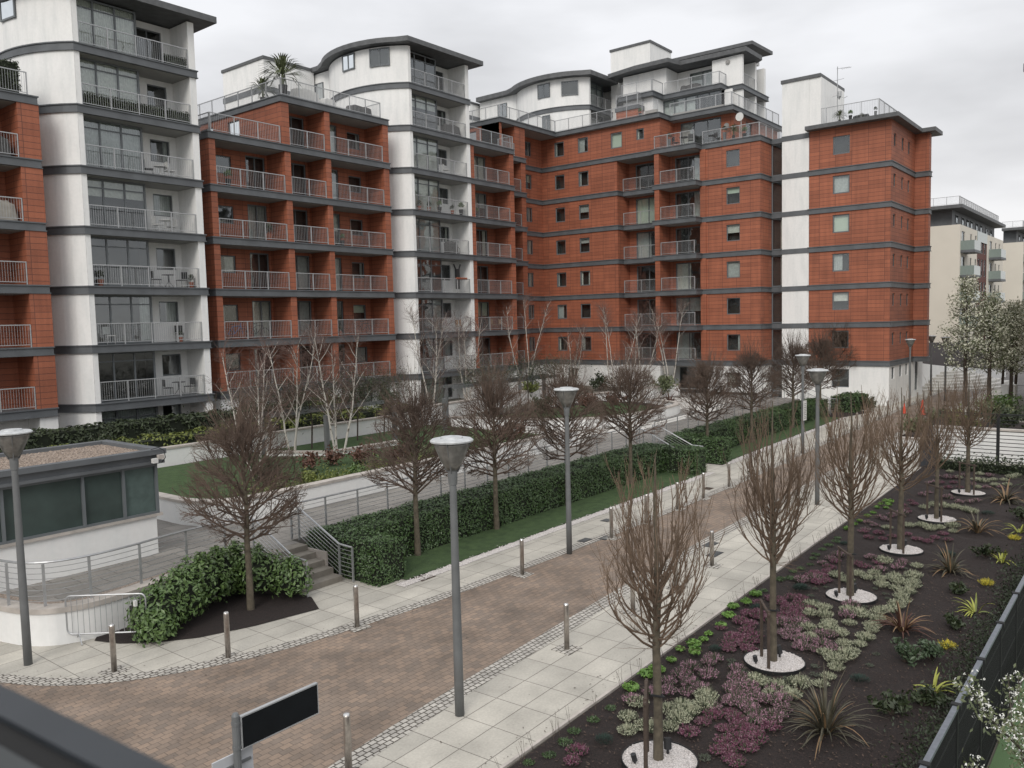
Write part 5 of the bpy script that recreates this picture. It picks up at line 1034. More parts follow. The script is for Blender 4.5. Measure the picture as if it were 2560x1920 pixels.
for i,(x,y) in enumerate(((24.5,31.8),(27.5,32.0),(29.6,32.3),(22.6,32.4),(38.5,32.8),(42.5,32.6),(46,32.9))):
    t = thing('climber', ['bare climber over the pergola above the middle post','bare climber on the pergola centre','bare climber at the right end of the near pergola','bare climber at the left end of the near pergola','bare climber on the far pergola left part','bare climber on the far pergola middle','bare climber on the far pergola right part'][i], 'climber', (x,y,.9), 'climbers on the pergolas'); r = random.Random(60+i); m = MB(); m.tube([(x,y,.9),(x+.1,y,2.4),(x-.1,y,3.9)], .04, 5); m.build('trunk', BARKD, t); m = MB()
    for k in range(44): grow(m, r, Vector((x+r.uniform(-1.6,1.6),y+r.uniform(-.8,.8),3.1+r.random()*1.1)), rdir(r,-30,60), r.uniform(.6,1.3), .011, 2, (7,5), .3, 0, 45)
    lv = MB(); 
    for k in range(1500): leaf(lv, r, Vector((x+r.gauss(0,1.2),y+r.gauss(0,.7),3.7+r.gauss(0,.5))), .05)
    m.build('twigs', BARKD, t); lv.build('leaves', DLEAF, t)
t_ = thing('ground_cover', 'mixed green and russet low planting behind the front planter coping', 'plants', (20,24.5,1.2)); lv = MB(); lw = MB(); r = random.Random(44)
for i in range(9000):
    x = r.uniform(15.5,27); y = 23.3+abs(r.gauss(0,1.1)); k = .5+.5*math.sin(x*2.1+y)*math.sin(y*1.7-x*.4); leaf(lv if k > .35 else lw, r, Vector((x,y,1.22+abs(r.gauss(0,.16))*(.5+k))), .05)
lv.build('leaves', YLEAF, t_); lw.build('dark_leaves', OLIVE, t_); t_['kind'] = 'stuff'
# blossom trees beyond the tower
def blossom(seed, h=9.0, w_=2.6):
    r = random.Random(seed); t = thing('blossom_tree', 'x', 'tree', (0,0,0), 'blossoming trees beyond the red tower'); m = MB(); lv = MB(); fl_ = MB(); tips = []
    m.tube([(0,0,0),(.05,0,1.4),(0,.05,3),(.1,.0,5.5),(.05,.05,h*.95)], [.16,.13,.11,.07,.02], 7)
    for i in range(46):
        f = i/46; z = 2.2+(h-2.6)*f; ln = w_*(1.0-.72*f)*r.uniform(.6,1.1); d = rdir(r,15,50, i*2.4); p = Vector((0,0,z)); e_ = p+d*ln; m.tube([p,p+d*ln*.5+Vector((0,0,-.05)),e_], [.03,.02,.006], 3)
        for k in range(9):
            b_ = p.lerp(e_, r.uniform(.35,1.05)); b_ = b_+Vector((r.gauss(0,.16),r.gauss(0,.16),r.gauss(0,.2))); tips.append(b_)
    for b_ in tips:
        for _ in range(6): leaf(lv, r, b_+Vector((r.gauss(0,.15),r.gauss(0,.15),r.gauss(0,.15))), .075)
        if r.random() < .9:
            for _ in range(7): leaf(fl_, r, b_+Vector((r.gauss(0,.15),r.gauss(0,.15),r.gauss(0,.15)+.06)), .082)
    m.build('trunk', BARKD, t); lv.build('crown', OLIVE, t); fl_.build('blossom', BLOS, t); return t
bl1, bl2 = blossom(71), blossom(72, 7.5, 2.3)
place_all(bl1, [(67.8,11.6,0,0,1.05),(74,9.2,0,3,.85)], ['tallest blossoming tree, left one beyond the lane','blossoming tree at the right edge, fourth from the left'])
place_all(bl2, [(67.5,10.0,0,1,1.1),(69.0,8.9,0,4,1.0),(78,10.6,0,2,.8)], ['second blossoming tree from the left beyond the lane','third blossoming tree from the left, above the white railing','small far blossoming tree near the grey yard'])
fb_ = thing('flowering_tree', 'white-flowering branches reaching over the green turf in the bottom right corner', 'tree', (9.2,-.2,-1.15)); m = MB(); lv = MB(); fw_ = MB(); r = random.Random(91)
m.tube([(9.2,-.4,-1.15),(9.3,-.3,.2),(9.5,-.1,1.2)], [.07,.05,.04], 7)
def spray(pts, n):
    m.tube(pts, [.02*(1-.85*i/(len(pts)-1)) for i in range(len(pts))], 5); P = [Vector(p) for p in pts]
    for _ in range(n):
        t_ = r.uniform(.6,len(P)-1.02); j = int(t_); c = P[j].lerp(P[j+1], t_-j)+Vector((r.gauss(0,.06),r.gauss(0,.06),r.gauss(0,.06))); leaf(lv, r, c, .028)
        if r.random() < .38: 
            c2 = P[j].lerp(P[j+1], t_-j)+Vector((r.gauss(0,.05),r.gauss(0,.05),r.gauss(0,.05)+.02))
            for __ in range(3): leaf(fw_, r, c2+Vector((r.gauss(0,.012),r.gauss(0,.012),r.gauss(0,.01))), .015)
B0 = (10.1,-.1,.9)
spray([B0,(10.4,.8,1.7),(9.8,1.1,2.4),(9.1,1.22,2.9),(8.5,1.28,3.3),(8.0,1.32,3.75)], 330)
spray([B0,(9.8,.9,1.6),(9.2,1.2,2.1),(8.7,1.28,2.5),(8.1,1.3,2.95)], 200)
spray([B0,(10.2,.8,1.5),(10.6,1.1,1.9),(10.9,1.25,2.3),(11.2,1.3,2.7)], 300); spray([B0,(10.0,.9,1.4),(10.5,1.15,1.6),(11.3,1.2,1.9),(11.9,1.25,2.1)], 300); spray([B0,(9.9,.8,1.6),(10.0,1.1,2.2),(9.9,1.2,2.6),(10.2,1.28,3.0)], 260)
m.build('branches', BARKD, fb_); lv.build('leaves', OLIVE, fb_); fw_.build('blossom', mat('white_blossom', (.80,.80,.76), .7, noise=.08), fb_)
lt = MB(); lt.i = 0; rl = random.Random(66)
for i in range(900):
    k = rl.random(); x = rl.uniform(6.5,40)
    if k < .4: y = 8.15+abs(rl.gauss(0,.25))
    elif k < .8: j_ = min(len(RLs)-1, int(rl.random()*len(RLs))); x, y = RLs[j_]; x += rl.uniform(-.6,.6); y += rl.gauss(.15,.3)
    else: y = rl.uniform(9,15.5)
    if 0 < x < 45: leaf(lt, rl, Vector((x,y,.022)), rl.uniform(.012,.028), Vector((0,0,4)))
o = lt.build('leaf_litter', WOOD); o['kind'] = 'stuff'
# ---- bed plants: mounds built once per kind, then copied
def mound(name, label, cat, mats, r0, h, n, seed, group, ln=.08, wd=.006, flare=.75, star=0):
    r = random.Random(seed); t = MB()
    for i in range(n):
        a = r.uniform(0,6.28); q = math.sqrt(r.random())*r0*.72; d = Vector((math.cos(a)*flare*(.3+q/r0), math.sin(a)*flare*(.3+q/r0), 1)).normalized(); b_ = Vector((q*math.cos(a), q*math.sin(a), h*.25*(1-q/r0)))
        e_ = b_+d*(h*(1-.45*q/r0))*r.uniform(.7,1.1); s_ = Vector((-math.sin(a+r.uniform(-1,1)), math.cos(a), 0))*wd
        mid = b_.lerp(e_, .5); t.i = r.randrange(len(mats)); t.face([b_-s_*.5, mid-s_*1.2, e_, mid+s_*1.2])
        if star:
            for _ in range(star): leaf(t, r, e_, ln*.5, d)
        else:
            for _ in range(2): leaf(t, r, b_.lerp(e_, r.uniform(.5,1)), ln*.2, d)
    o = t.build(name, mats); tag(o, label, cat, group); ORG[o.name] = Vector((0,0,0)); return o
def scatter(protos, spots, labels=None, jit=.02, sc=(.8,1.2), seed=1):
    r = random.Random(seed)
    for i, (x, y) in enumerate(spots):
        p = protos[i % len(protos)]; first = i < len(protos); o = p if first else p.copy()
        if not first: COL.objects.link(o)
        o.location = (x+r.uniform(-jit,jit), y+r.uniform(-jit,jit), .035); o.rotation_euler = (0,0,r.uniform(0,6.28)); s_ = r.uniform(*sc); o.scale = (s_,s_,s_*r.uniform(.8,1.1))
        if labels: o['label'] = labels[i]
HW2 = mat('cream_heather', (.42,.42,.30), .9, noise=.4, nscale=30); HG = mat('heather_green', (.065,.085,.045), .9, noise=.4)
HP2 = mat('mauve_heather', (.30,.17,.21), .9, noise=.4, nscale=30)
white = [(22.08,6.73),(21.78,6.36),(22.5,6.33),(22.3,6.0),(22.86,6.01),(22.48,5.74),(22.67,5.45),(22.38,5.28),(23.06,5.07),(22.59,4.97),(22.24,4.9),(21.87,5.55),(21.78,5.2),(21.68,4.89),(21.21,4.94),(20.93,4.84),(20.49,4.89),(20.12,4.93),(19.86,5.08),(19.36,5.02),(18.88,4.98),(18.6,4.95),(18.06,4.92),(17.67,4.89),(17.16,4.92),(16.85,4.94),(17.47,5.17),(16.55,5.08),(16.17,4.94),(15.69,4.93),(15.3,4.96),(15.02,5.25),(14.52,5.22),(14.75,5.54),(14.36,5.55),(14.74,5.9),(19.46,6.54),(18.87,6.34),(19.44,6.24),(18.94,6.02),(18.54,5.83),(18.16,5.73),(18.0,6.11),(17.39,5.87),(18.04,5.41),(18.77,5.43),(19.44,5.37),(19.55,5.68),(16.78,5.34),(24.04,6.03),(24.11,5.24),(22.08,6.73),(27.98,6.94),(28.67,6.45),(28.87,6.14),(28.53,5.82),(28.85,5.6),(29.23,5.29),(28.59,5.17),(31.6,6.65),(32.17,6.45),(32.17,6.1),(32.16,5.75),(31.95,5.41),(31.69,5.15),(39.33,7.25),(38.05,6.74),(39.35,6.15),(37.9,6.0),(37.77,5.72),(38.24,5.45),(38.43,5.13),(39.13,4.97),(39.82,4.84),(37.2,5.26),(37.44,4.87),(36.34,5.75),(12.62,7.33),(12.03,7.21),(11.63,6.96),(11.94,6.76),(12.14,6.48),(12.7,6.78),(12.5,6.46),(12.99,6.64),(12.83,6.42),(13.53,6.42),(13.23,6.3),(14.69,5.95)]
pink = [(24.01,7.29),(24.38,6.49),(24.18,5.6),(23.7,5.63),(23.25,5.97),(21.13,7.32),(21.53,7.13),(22.98,7.38),(17.74,5.78),(17.23,5.58),(17.12,5.87),(16.8,5.81),(17.08,5.29),(16.87,5.58),(19.2,5.64),(17.67,6.3),(18.16,6.31),(17.22,6.25),(14.61,6.29),(14.32,6.19),(14.35,5.94),(14.0,5.95),(13.67,6.04),(13.74,5.76),(14.05,5.6),(13.49,5.58),(13.92,5.15),(13.62,5.14),(13.35,5.42),(24.14,7.29),(23.51,7.36),(24.25,6.46),(29.34,7.52),(28.45,7.66),(28.09,7.34),(29.1,7.26),(27.45,7.47),(29.73,7.23),(30.26,7.05),(36.4,7.49),(37.93,7.44),(37.86,7.06),(38.76,6.59),(39.25,5.77),(36.75,5.99),(36.53,5.45),(36.81,5.0),(33.86,7.21),(34.45,7.08),(33.7,6.27),(33.25,5.83),(33.45,5.52),(33.8,5.34),(36.52,7.29),(13.14,7.34),(13.72,7.32),(13.38,7.11),(14.1,7.19),(14.58,7.26),(13.87,6.91),(13.53,6.8),(13.83,6.67),(14.45,6.8),(15.2,7.06),(14.96,7.06),(14.64,6.33),(13.84,5.99),(14.36,5.92),(13.64,6.0),(13.67,5.78),(13.52,5.55),(14.0,5.67)]
dark = [(21.66,7.35),(22.02,7.25),(21.67,6.93),(22.7,7.11),(21.25,6.93),(19.49,7.28),(19.73,7.1),(19.76,6.88),(19.24,6.79),(18.91,6.94),(18.75,6.68),(19.03,6.59),(18.21,6.84),(18.08,6.57),(18.14,7.56),(17.55,7.48),(17.51,7.24),(17.05,7.18),(16.87,6.88),(16.59,7.29),(16.06,7.12),(16.35,6.97),(18.03,7.09),(18.44,6.51),(19.37,7.45),(12.66,5.72),(13.1,5.69),(12.86,5.37),(13.18,5.09),(12.45,5.39),(12.3,5.16),(12.05,5.35),(12.21,5.5),(12.66,5.1),(11.82,5.18),(13.39,5.29),(21.71,7.27),(21.87,7.04),(21.54,6.81),(21.3,6.98),(22.36,7.07),(27.11,7.44),(26.45,7.12),(27.2,7.03),(26.55,6.72),(26.99,6.56),(27.55,6.23),(27.09,5.89),(26.98,5.56),(27.53,5.48),(28.12,5.36),(27.45,5.09),(31.62,7.33),(32.57,7.3),(31.05,7.15),(32.02,7.06),(30.74,6.96),(36.64,7.1),(36.88,6.7),(36.01,6.29),(35.78,6.67),(38.0,6.82),(23.45,6.62),(23.33,6.4),(23.35,7.18),(23.89,6.17),(21.27,7.37),(12.75,7.52),(12.66,6.08),(12.98,6.06),(13.17,5.7),(12.67,5.67),(12.46,5.35),(12.79,5.27),(12.1,5.42),(11.79,5.15),(12.32,5.1),(11.92,5.52),(10.63,7.31),(10.31,7.19),(12.18,6.12),(18.0,7.29),(18.05,7.53),(17.47,7.45),(17.28,7.15),(16.61,7.02),(16.22,7.07),(15.93,7.1),(16.12,6.7),(16.62,6.76)]
lime = [(13.05,7.72),(13.71,7.8),(14.12,7.85),(14.11,7.71),(14.67,7.75),(15.31,7.86),(15.64,7.71),(15.29,7.52),(16.05,7.7),(16.4,7.73),(17.03,7.73),(17.69,7.82),(18.29,7.97),(18.77,7.86),(19.46,7.89),(31.39,8.04),(31.91,7.97),(32.0,7.83),(30.89,7.75),(29.93,7.9),(29.28,7.93),(30.74,8.0),(28.47,7.94),(27.9,7.93),(27.14,7.95),(31.35,7.75),(19.45,7.87),(18.79,7.87)]
green = [(12.21,7.64),(11.65,7.66),(11.15,7.7),(10.73,7.63),(10.26,7.6),(9.88,7.72),(25.94,7.91),(25.5,7.81),(24.98,7.86),(24.43,7.86),(23.76,7.85),(23.37,7.79),(22.74,7.68),(22.23,7.74),(21.86,7.8),(20.96,7.83),(21.2,7.66),(19.89,7.87)]
bluegreen = [(11.17,7.14),(15.72,7.27),(20.57,7.16),(18.55,7.46),(15.92,4.44),(25.68,4.79),(25.37,7.52),(20.59,7.17),(25.8,4.78),(31.77,4.69)]
greys = [(16.08,6.71),(16.28,6.43),(16.47,6.16),(16.39,5.78),(16.25,5.51),(16.08,5.29),(15.69,5.19),(15.46,5.3),(15.21,5.55),(15.0,5.85),(14.95,6.13),(20.78,6.85),(21.04,6.66),(21.59,5.67),(21.32,5.31),(21.03,5.21),(20.14,5.47),(19.81,5.79),(17.36,4.52),(16.73,4.48),(23.8,5.48),(20.19,6.79),(19.87,6.55),(11.74,6.2),(11.7,5.82),(11.63,5.57),(15.4,6.77),(15.19,6.62),(16.04,6.7),(14.99,6.37),(14.97,6.17)]
rk_ = random.Random(77)
extra = lambda L_, k, s_: [(x+rk_.gauss(0,s_), y+rk_.gauss(0,s_*.7)) for x,y in L_ for _ in range(k)]
near = lambda p: p[0] < 21
pink = pink+[p for p in extra([q for q in pink if near(q)], 1, .3) if p[1] < 7.6][:22]; dark = dark+[p for p in extra([q for q in dark if near(q)], 1, .3) if p[1] < 7.7][:24]
inring = lambda x, y: any((x-a)**2+(y-b_)**2 < .70**2 for a,b_ in RT_)
for L_ in (white, pink, dark, greys): L_[:] = [p for p in L_ if not inring(*p)]
scatter([mound('heather_plant','silvery white heather clump in the planting bed','heather',[HW,HW2,HW,HG],.20,.17,230,s_,'silvery white heathers') for s_ in (1,2,3)], white, seed=2)
scatter([mound('heather_plant','pink heather clump in the planting bed','heather',[HP,HP2,HG,HG],.19,.16,210,s_,'pink heathers') for s_ in (4,5,6)], pink, seed=3)
scatter([mound('heather_plant','dark purple heather clump in the planting bed','heather',[HD,HD,HP2,HG],.18,.12,200,s_,'dark purple heathers') for s_ in (7,8,9)], dark, seed=4)
scatter([mound('leafy_plant','bright lime green leafy plant along the pavement edge of the bed','plant',[LIME],.13,.14,60,s_,'lime green plants',.11,.01,.6,3) for s_ in (10,11)], lime, seed=5, sc=(.6,1.0))
scatter([mound('leafy_plant','small dark green tuft along the pavement edge of the bed','plant',[HEDGE],.14,.08,90,s_,'small green tufts') for s_ in (12,13)], green, seed=6)
scatter([mound('grass_tuft','blue-green grass tuft among the heathers','grass tuft',[BG],.22,.16,260,s_,'blue-green grass tufts',.03,.004,.8) for s_ in (14,15)], bluegreen, seed=7)
scatter([mound('silver_plant','tiny grey leafed plant near the gravel rings','plant',[GSM],.11,.07,60,s_,'tiny grey plants') for s_ in (16,17)], greys, seed=8, sc=(.7,1.1))
def blades(name, label, cat, x, y, n, L_, seed, m1, m2, w_=.022, el=(35,80), z=.03, frac=.3):
    r = random.Random(seed); t = thing(name, label, cat, (x,y,z)); A_, B_ = MB(), MB()
    for i in range(n):
        mb_ = B_ if r.random() < frac else A_; a = r.uniform(0,6.28); e_ = math.radians(r.uniform(*el)); ln = L_*r.uniform(.55,1.15); d = Vector((math.cos(a)*math.cos(e_), math.sin(a)*math.cos(e_), math.sin(e_))); p = Vector((x+.06*math.cos(a), y+.06*math.sin(a), z)); s_ = Vector((-math.sin(a), math.cos(a), 0)); pts = []
        for k in range(7): pts.append((p.copy(), w_*(1-.86*(k/6)**1.5)*(.6+.8*min(k,1.5)/1.5))); p = p+d*ln/6; d = (d+Vector((0,0,-.17-.16*r.random()))).normalized(); p.z = max(p.z, .05)
        for k in range(6):
            (p0,w0),(p1,w1) = pts[k],pts[k+1]; c = Vector((0,0,w0*.5)); mb_.face([p0-s_*w0+c,p0,p1,p1-s_*w1+c]); mb_.face([p0,p0+s_*w0+c,p1+s_*w1+c,p1])
    A_.build('leaves', m1, t); 
    if B_.f: B_.build('dry_leaves', m2, t)
    return t
blades('flax_plant','large bronze and tan flax plant nearest the camera in the bed','flax',13.55,4.3,110,1.0,1,PHOR,PHORT,.015,(25,88),frac=.16); blades('flax_plant','bronze flax plant level with the third gravel ring','flax',24.1,4.4,60,.75,2,PHOR,PHORT,.020,(15,85),frac=.3)
blades('flax_plant','reddish flax plant behind the rhododendron','flax',19.0,4.4,50,.7,3,mat('red_flax',(.11,.05,.035),.6,noise=.4,nscale=5),PHORT,.022,(30,88)); blades('flax_plant','dark bronze flax plant by the fifth gravel ring','flax',34.3,4.5,55,.8,4,PHOR,PHORT,.03,(20,80)); blades('flax_plant','thin spiky flax plant by the fourth gravel ring','flax',29.0,4.55,40,.85,5,PHOR,PHORT,.022,(30,88),frac=.5)
blades('flax_plant','dark flax plant at the far right end of the bed','flax',37.5,3.9,60,.9,6,DLEAF,PHOR,.03,(30,85)); blades('flax_plant','russet spiky plant by the far white garden wall','flax',52.5,27.6,60,1.0,7,mat('red_flax',(.11,.05,.035)),REDL,.05,(20,85),.85)
for i,(x,y,lb) in enumerate(((21.17,3.33,'yellow-leaved strap plant between the two yellow flower clumps'),(16.22,3.22,'yellow-green strap plant near the fence, nearest one'),(25.9,3.46,'yellow-green strap plant by the fence, third one'),(29.67,3.5,'yellow-green strap plant by the fence, farthest one'))): blades('strap_plant',lb,'plant',x,y,16,.5,20+i,mat('yellow_strap_leaf',(.34,.36,.07),.6,noise=.3),YLEAF,.022,(25,80))
for i,(x,y,lb) in enumerate(((23.48,3.46,'yellow flower clump beside the bronze flax'),(18.52,3.42,'yellow flower clump near the fence, nearest one'),(28.66,3.51,'farthest yellow flower clump near the fence'))):
    o = mound('yellow_flowers',lb,'flowers',[YEL,YEL,YLEAF],.2,.18,150,30+i,'yellow flower clumps'); o.location = (x,y,.03)
for i,(x,y,h,lb) in enumerate(((17.33,3.95,.45,'dark green rhododendron in the bed, larger one'),(17.75,3.55,.4,'dark green rhododendron nearer the fence'),(19.85,3.55,.3,'low dark leafy shrub behind the rhododendrons'),(14.9,3.6,.4,'loose dark green shrub right of the nearest flax'),(15.6,3.2,.35,'small dark shrub by the fence, near the strap plant'),(26.2,3.9,.4,'small dark shrub by the farther strap plant'),(22.4,3.9,.3,'tiny dark shrub beside the yellow flowers'),(31.5,3.6,.5,'dark shrub by the fence towards the far end'))):
    crown_shrub(lb, x,y,.03,h,h*1.3, mat('rhododendron_leaf',(.07,.105,.055),.45,col2=(.035,.055,.03)) if i < 2 else DLEAF, 200+i, n=320, size=.055, name='dark_shrub')
rf = random.Random(12); mm = MB(); lv = MB()
t = thing('ivy_row', 'dark leafy row of plants at the foot of the black bar fence', 'plants', (40.4,5.5,.0))
for i in range(26): y_ = 3+5.0*i/26; 
for i in range(2600): leaf(lv, rf, Vector((40.3+rf.gauss(0,.16), rf.uniform(2.6,7.95), abs(rf.gauss(.28,.22)))), .06)
lv.build('leaves', DLEAF, t); mm.box(40.2,40.5,2.6,7.9,.0,.35); mm.build('branches', HEDGEC, t)
t = thing('low_shrubbery', 'dark low shrubs along the fence side of the planting bed', 'shrubs', (18,2.9,.0)); lv = MB()
for i in range(9000):
    x = rf.uniform(8,33); k = .5+.5*math.sin(x*1.7)*math.sin(x*.63+1); leaf(lv, rf, Vector((x, 2.62+abs(rf.gauss(0,.28))*(.5+k), .05+abs(rf.gauss(0,.16))*(.4+k))), .035)
lv.build('leaves', mat('dark_green_leaf', (.035,.052,.022), .6, col2=(.014,.02,.01), nscale=2), t); t['kind'] = 'stuff'
tw_ = MB()
for i in range(60):
    x = rf.uniform(8,30); y_ = bed_top(x)-rf.uniform(.02,.15)
    for k in range(2): a = rf.uniform(-.6,.6); tw_.tube([(x,y_,.0),(x+a*.08,y_+.03,.12),(x+a*.2,y_+.08,.25+rf.random()*.12)], [.004,.003,.002], 3)
o = tw_.build('bare_stems', BARKD); o['kind'] = 'stuff'
# ================================================================ BALCONY AND TERRACE THINGS
def chair(m_, name='balcony_chair', folding=False):
    t = thing(name, 'x', 'chair', (0,0,0)); q = MB(); q.box(-.22,.22,-.22,.22,.42,.46); q.build('seat', m_, t); q = MB(); q.box(-.22,.22,.20,.23,.52,.9); q.build('backrest', m_, t)
    for sx_ in (-1,1):
        for sy_ in (-1,1):
            q = MB(); q.tube([(sx_*.2,sy_*(.2 if not folding else -.2),.0),(sx_*.2,sy_*.2,.42)] if sy_ < 0 or folding else [(sx_*.2,.22,0),(sx_*.2,.21,.9)], .013, 4); q.build('leg', m_, t)
    return t
def table(m_):
    t = thing('balcony_table', 'x', 'table', (0,0,0)); q = MB(); q.lathe([(.36,.70),(.36,.73)], n=18); q.build('tabletop', m_, t)
    for a in (0,2.1,4.2): q = MB(); q.tube([(.05*math.cos(a),.05*math.sin(a),.7),(.02*math.cos(a),.02*math.sin(a),.35),(.3*math.cos(a),.3*math.sin(a),0)], .014, 4); q.build('leg', m_, t)
    return t
def pot(m_, lm, h=.45, ph=.32, spiky=False, seed=0):
    t = thing('potted_plant', 'x', 'potted plant', (0,0,0)); q = MB(); q.lathe([(.10,0),(.15,ph),(.13,ph),(.12,ph-.03)], n=12); q.build('pot', m_, t); r = random.Random(seed); q = MB()
    if spiky:
        for i in range(130):
            d = rdir(r,-5,80); p = Vector((0,0,ph+h*.35)); s_ = d.cross(Vector((0,0,1))).normalized()*.022; mid = p+d*h*.6; e_ = p+d*h+Vector((0,0,-.28*h)); q.face([p,mid-s_,e_,mid+s_])
        q.tube([(0,0,ph-.02),(0,0,ph+h*.35)], .05, 6)
    else:
        for i in range(160): d = rdir(r,-20,90); leaf(q, r, Vector((0,0,ph+h*.45))+Vector((d.x*h*.42,d.y*h*.42,d.z*h*.5))*r.uniform(.4,1), .05)
    q.build('leaves', lm, t); return t
cw_ = chair(WHITEP); cb_ = chair(BLKPL); cwd = chair(mat('pale_wood', (.36,.22,.12), .7, noise=.3)); tbw = table(WHITEP); tbb = table(BLKPL)
pt, pk, ps, psg = pot(POT, DLEAF, seed=1), pot(BLKPL, BUSHM, .5, .4, seed=2), pot(BLKPL, OLIVE, .95, .45, True, 3), pot(LAMPG, DLEAF, .5, .75, False, 4)
LTn = 'left white tower'; WTn = 'middle white tower'; MRn = 'middle red block'; fl6 = ['first','second','third','fourth','fifth','sixth','seventh']
Y1, Y2 = 43.1, 43.2
place_all(cw_, [(23.6,Y1,Z(3),.6,1),(24.7,Y1+.5,Z(3),-1.2,1),(24.5,Y1,Z(4),1.5,1),(20.6,43.0,Z(1),0,1),(47.2,43.5,Z(5),.5,1),(46.6,43.5,Z(1),1,1)], ['white chair left of the table on the '+LTn+', fourth balcony up','white chair right of the table on the '+LTn+', fourth balcony up','white chair on the '+LTn+', fifth balcony up','white folding chair behind the second-lowest railing of the '+LTn,'white chair on the '+WTn+', third balcony from the top','white chair on the '+WTn+', second balcony from the bottom'])
place_all(cb_, [(23.4,Y1,Z(2),1.3,1),(24.9,Y1+.1,Z(2),-1.3,1),(24.7,Y1+.3,Z(1),-.4,1),(23.7,Y1,Z(0),1.4,1),(25.0,Y1,Z(0),-1.4,1),(23.4,Y1+.2,Z(4),1.2,1),(63.9,32.8,Z(6),1.0,1),(63.9,31.4,Z(6),2.0,1),(65.0,29.5,Z(6),1,1),(37.0,43.4,Z(0),.5,1),(65.0,35.4,Z(5),.4,1)], ['black chair left of the round table on the '+LTn+', third balcony up','black chair right of the round table on the '+LTn+', third balcony up','black folding chair on the '+LTn+', second balcony up','slatted chair left of the table on the lowest balcony of the '+LTn,'slatted chair right of the table on the lowest balcony of the '+LTn,'black chair on the '+LTn+', fifth balcony up','dark chair on the red block terrace above the balconies, left one','dark chair on the red block terrace above the balconies, second one','dark chair on the wide red block terrace, beside the table','dark chair behind the lowest railing of the '+MRn,'dark chair on the top recessed balcony of the right wing'])
place_all(cwd, [(52.6,43.6,Z(1),.3,1),(53.6,43.6,Z(1),-.2,1),(48.0,43.4,Z(1),-.6,1)], ['pale wooden chair behind the second-lowest red balcony right of the middle tower, left one','pale wooden chair behind the second-lowest red balcony right of the middle tower, right one','tilted wooden chair on the '+WTn+', second balcony from the bottom'])
place_all(tbw, [(24.15,Y1+.1,Z(3),0,1),(24.0,Y1+.1,Z(4),0,.9),(47.4,43.4,Z(3),0,.9)], ['white table on the '+LTn+', fourth balcony up','small white table on the '+LTn+', fifth balcony up','small white table on the '+WTn+', fourth balcony up'])
place_all(tbb, [(24.15,Y1+.1,Z(2),0,1),(24.35,Y1,Z(0),0,1),(64.0,32.1,Z(6),0,1.1),(65.1,30.2-.2,Z(6),0,1.1)], ['round black table on the '+LTn+', third balcony up','slatted table on the lowest balcony of the '+LTn,'dark table on the red block terrace above the balconies','dark table on the wide red block terrace'])
place_all(pt, [(20.2,42.75,Z(2),0,1.1),(24.4,42.7,Z(1),0,.8),(43.6,42.95,Z(4),0,1),(44.6,42.95,Z(4),1,1),(47.2,43.0,Z(4),2,1),(35.9,43.1,Z(1),0,1),(25.2,42.7,Z(2),1,1),(30.8,43.2,Z(3),1,1.4)], ['terracotta pot at the left end of the third balcony of the '+LTn,'small terracotta pot on the second balcony of the '+LTn,'potted plant on the fifth balcony of the '+WTn+', leftmost','potted plant on the fifth balcony of the '+WTn+', second from left','potted plant on the fifth balcony of the '+WTn+', right part','potted plant on the '+MRn+', second balcony level, right bay','terracotta pot at the right end of the third balcony of the '+LTn,'tall leafy potted plant on the '+MRn+', left bay, fourth level'])
place_all(pk, [(45.8,43.0,Z(4),0,1.1),(48.2,43.0,Z(4),1,1.2),(36.6,43.3,Z(3),0,1),(50.4,43.3,Z(4),0,1),(65.6,19.2,Z(6)+.3,0,.9),(28.2,43.3,Z(4),0,1.2),(63.7,36.0,Z(7),0,1),(64.9,27.2,Z(6),0,1.2)], ['black pot on the fifth balcony of the '+WTn+', middle','black pot on the fifth balcony of the '+WTn+', right end','black pot on the '+MRn+', right bay, fourth level','black pot on the red balcony right of the middle tower','small black pot on the red tower roof terrace','black pot on the '+MRn+', left bay, fifth level','black pot on the upper roof terrace of the right wing','black pot at the right of the wide red block terrace'])
place_all(ps, [(32.6,43.6,Z(6),0,1.9),(27.9,45.5,Z(5)+2.96 if False else Z(6),0,.01),(30.2+2.6,46.0,Z(6),2,1.3),(66.3,20.2,Z(6)+.3,1,.75),(66.3,18.6,Z(6)+.3,2,.4),(64.6,28.6-.6,Z(6),0,.9)], ['large spiky palm in a pot on the roof corner of the '+MRn,'tiny plant hidden behind the palm on the roof of the '+MRn,'second spiky palm behind the large one on the roof of the '+MRn,'spiky palm in a pot on the red tower roof terrace','small spiky plant beside the bench on the red tower roof','spiky plant in a pot on the wide red block terrace'])
place_all(psg, [(66.2,21.8,Z(6)+.3,0,.6),(66.3,17.6,Z(6)+.3,0,.7),(63.9,33.4,Z(6),0,1.1),(64.9,28.9,Z(6),0,1.1)], ['grey planter at the left end of the red tower roof terrace','grey planter at the right corner of the red tower roof terrace','tall grey planter at the left end of the red block terrace','tall grey planter beside the round wall light on the red block terrace'])
for o in list(bpy.data.objects):
    if o.get('label','').startswith('tiny plant hidden'):
        for c in list(o.children): bpy.data.objects.remove(c)
        bpy.data.objects.remove(o)
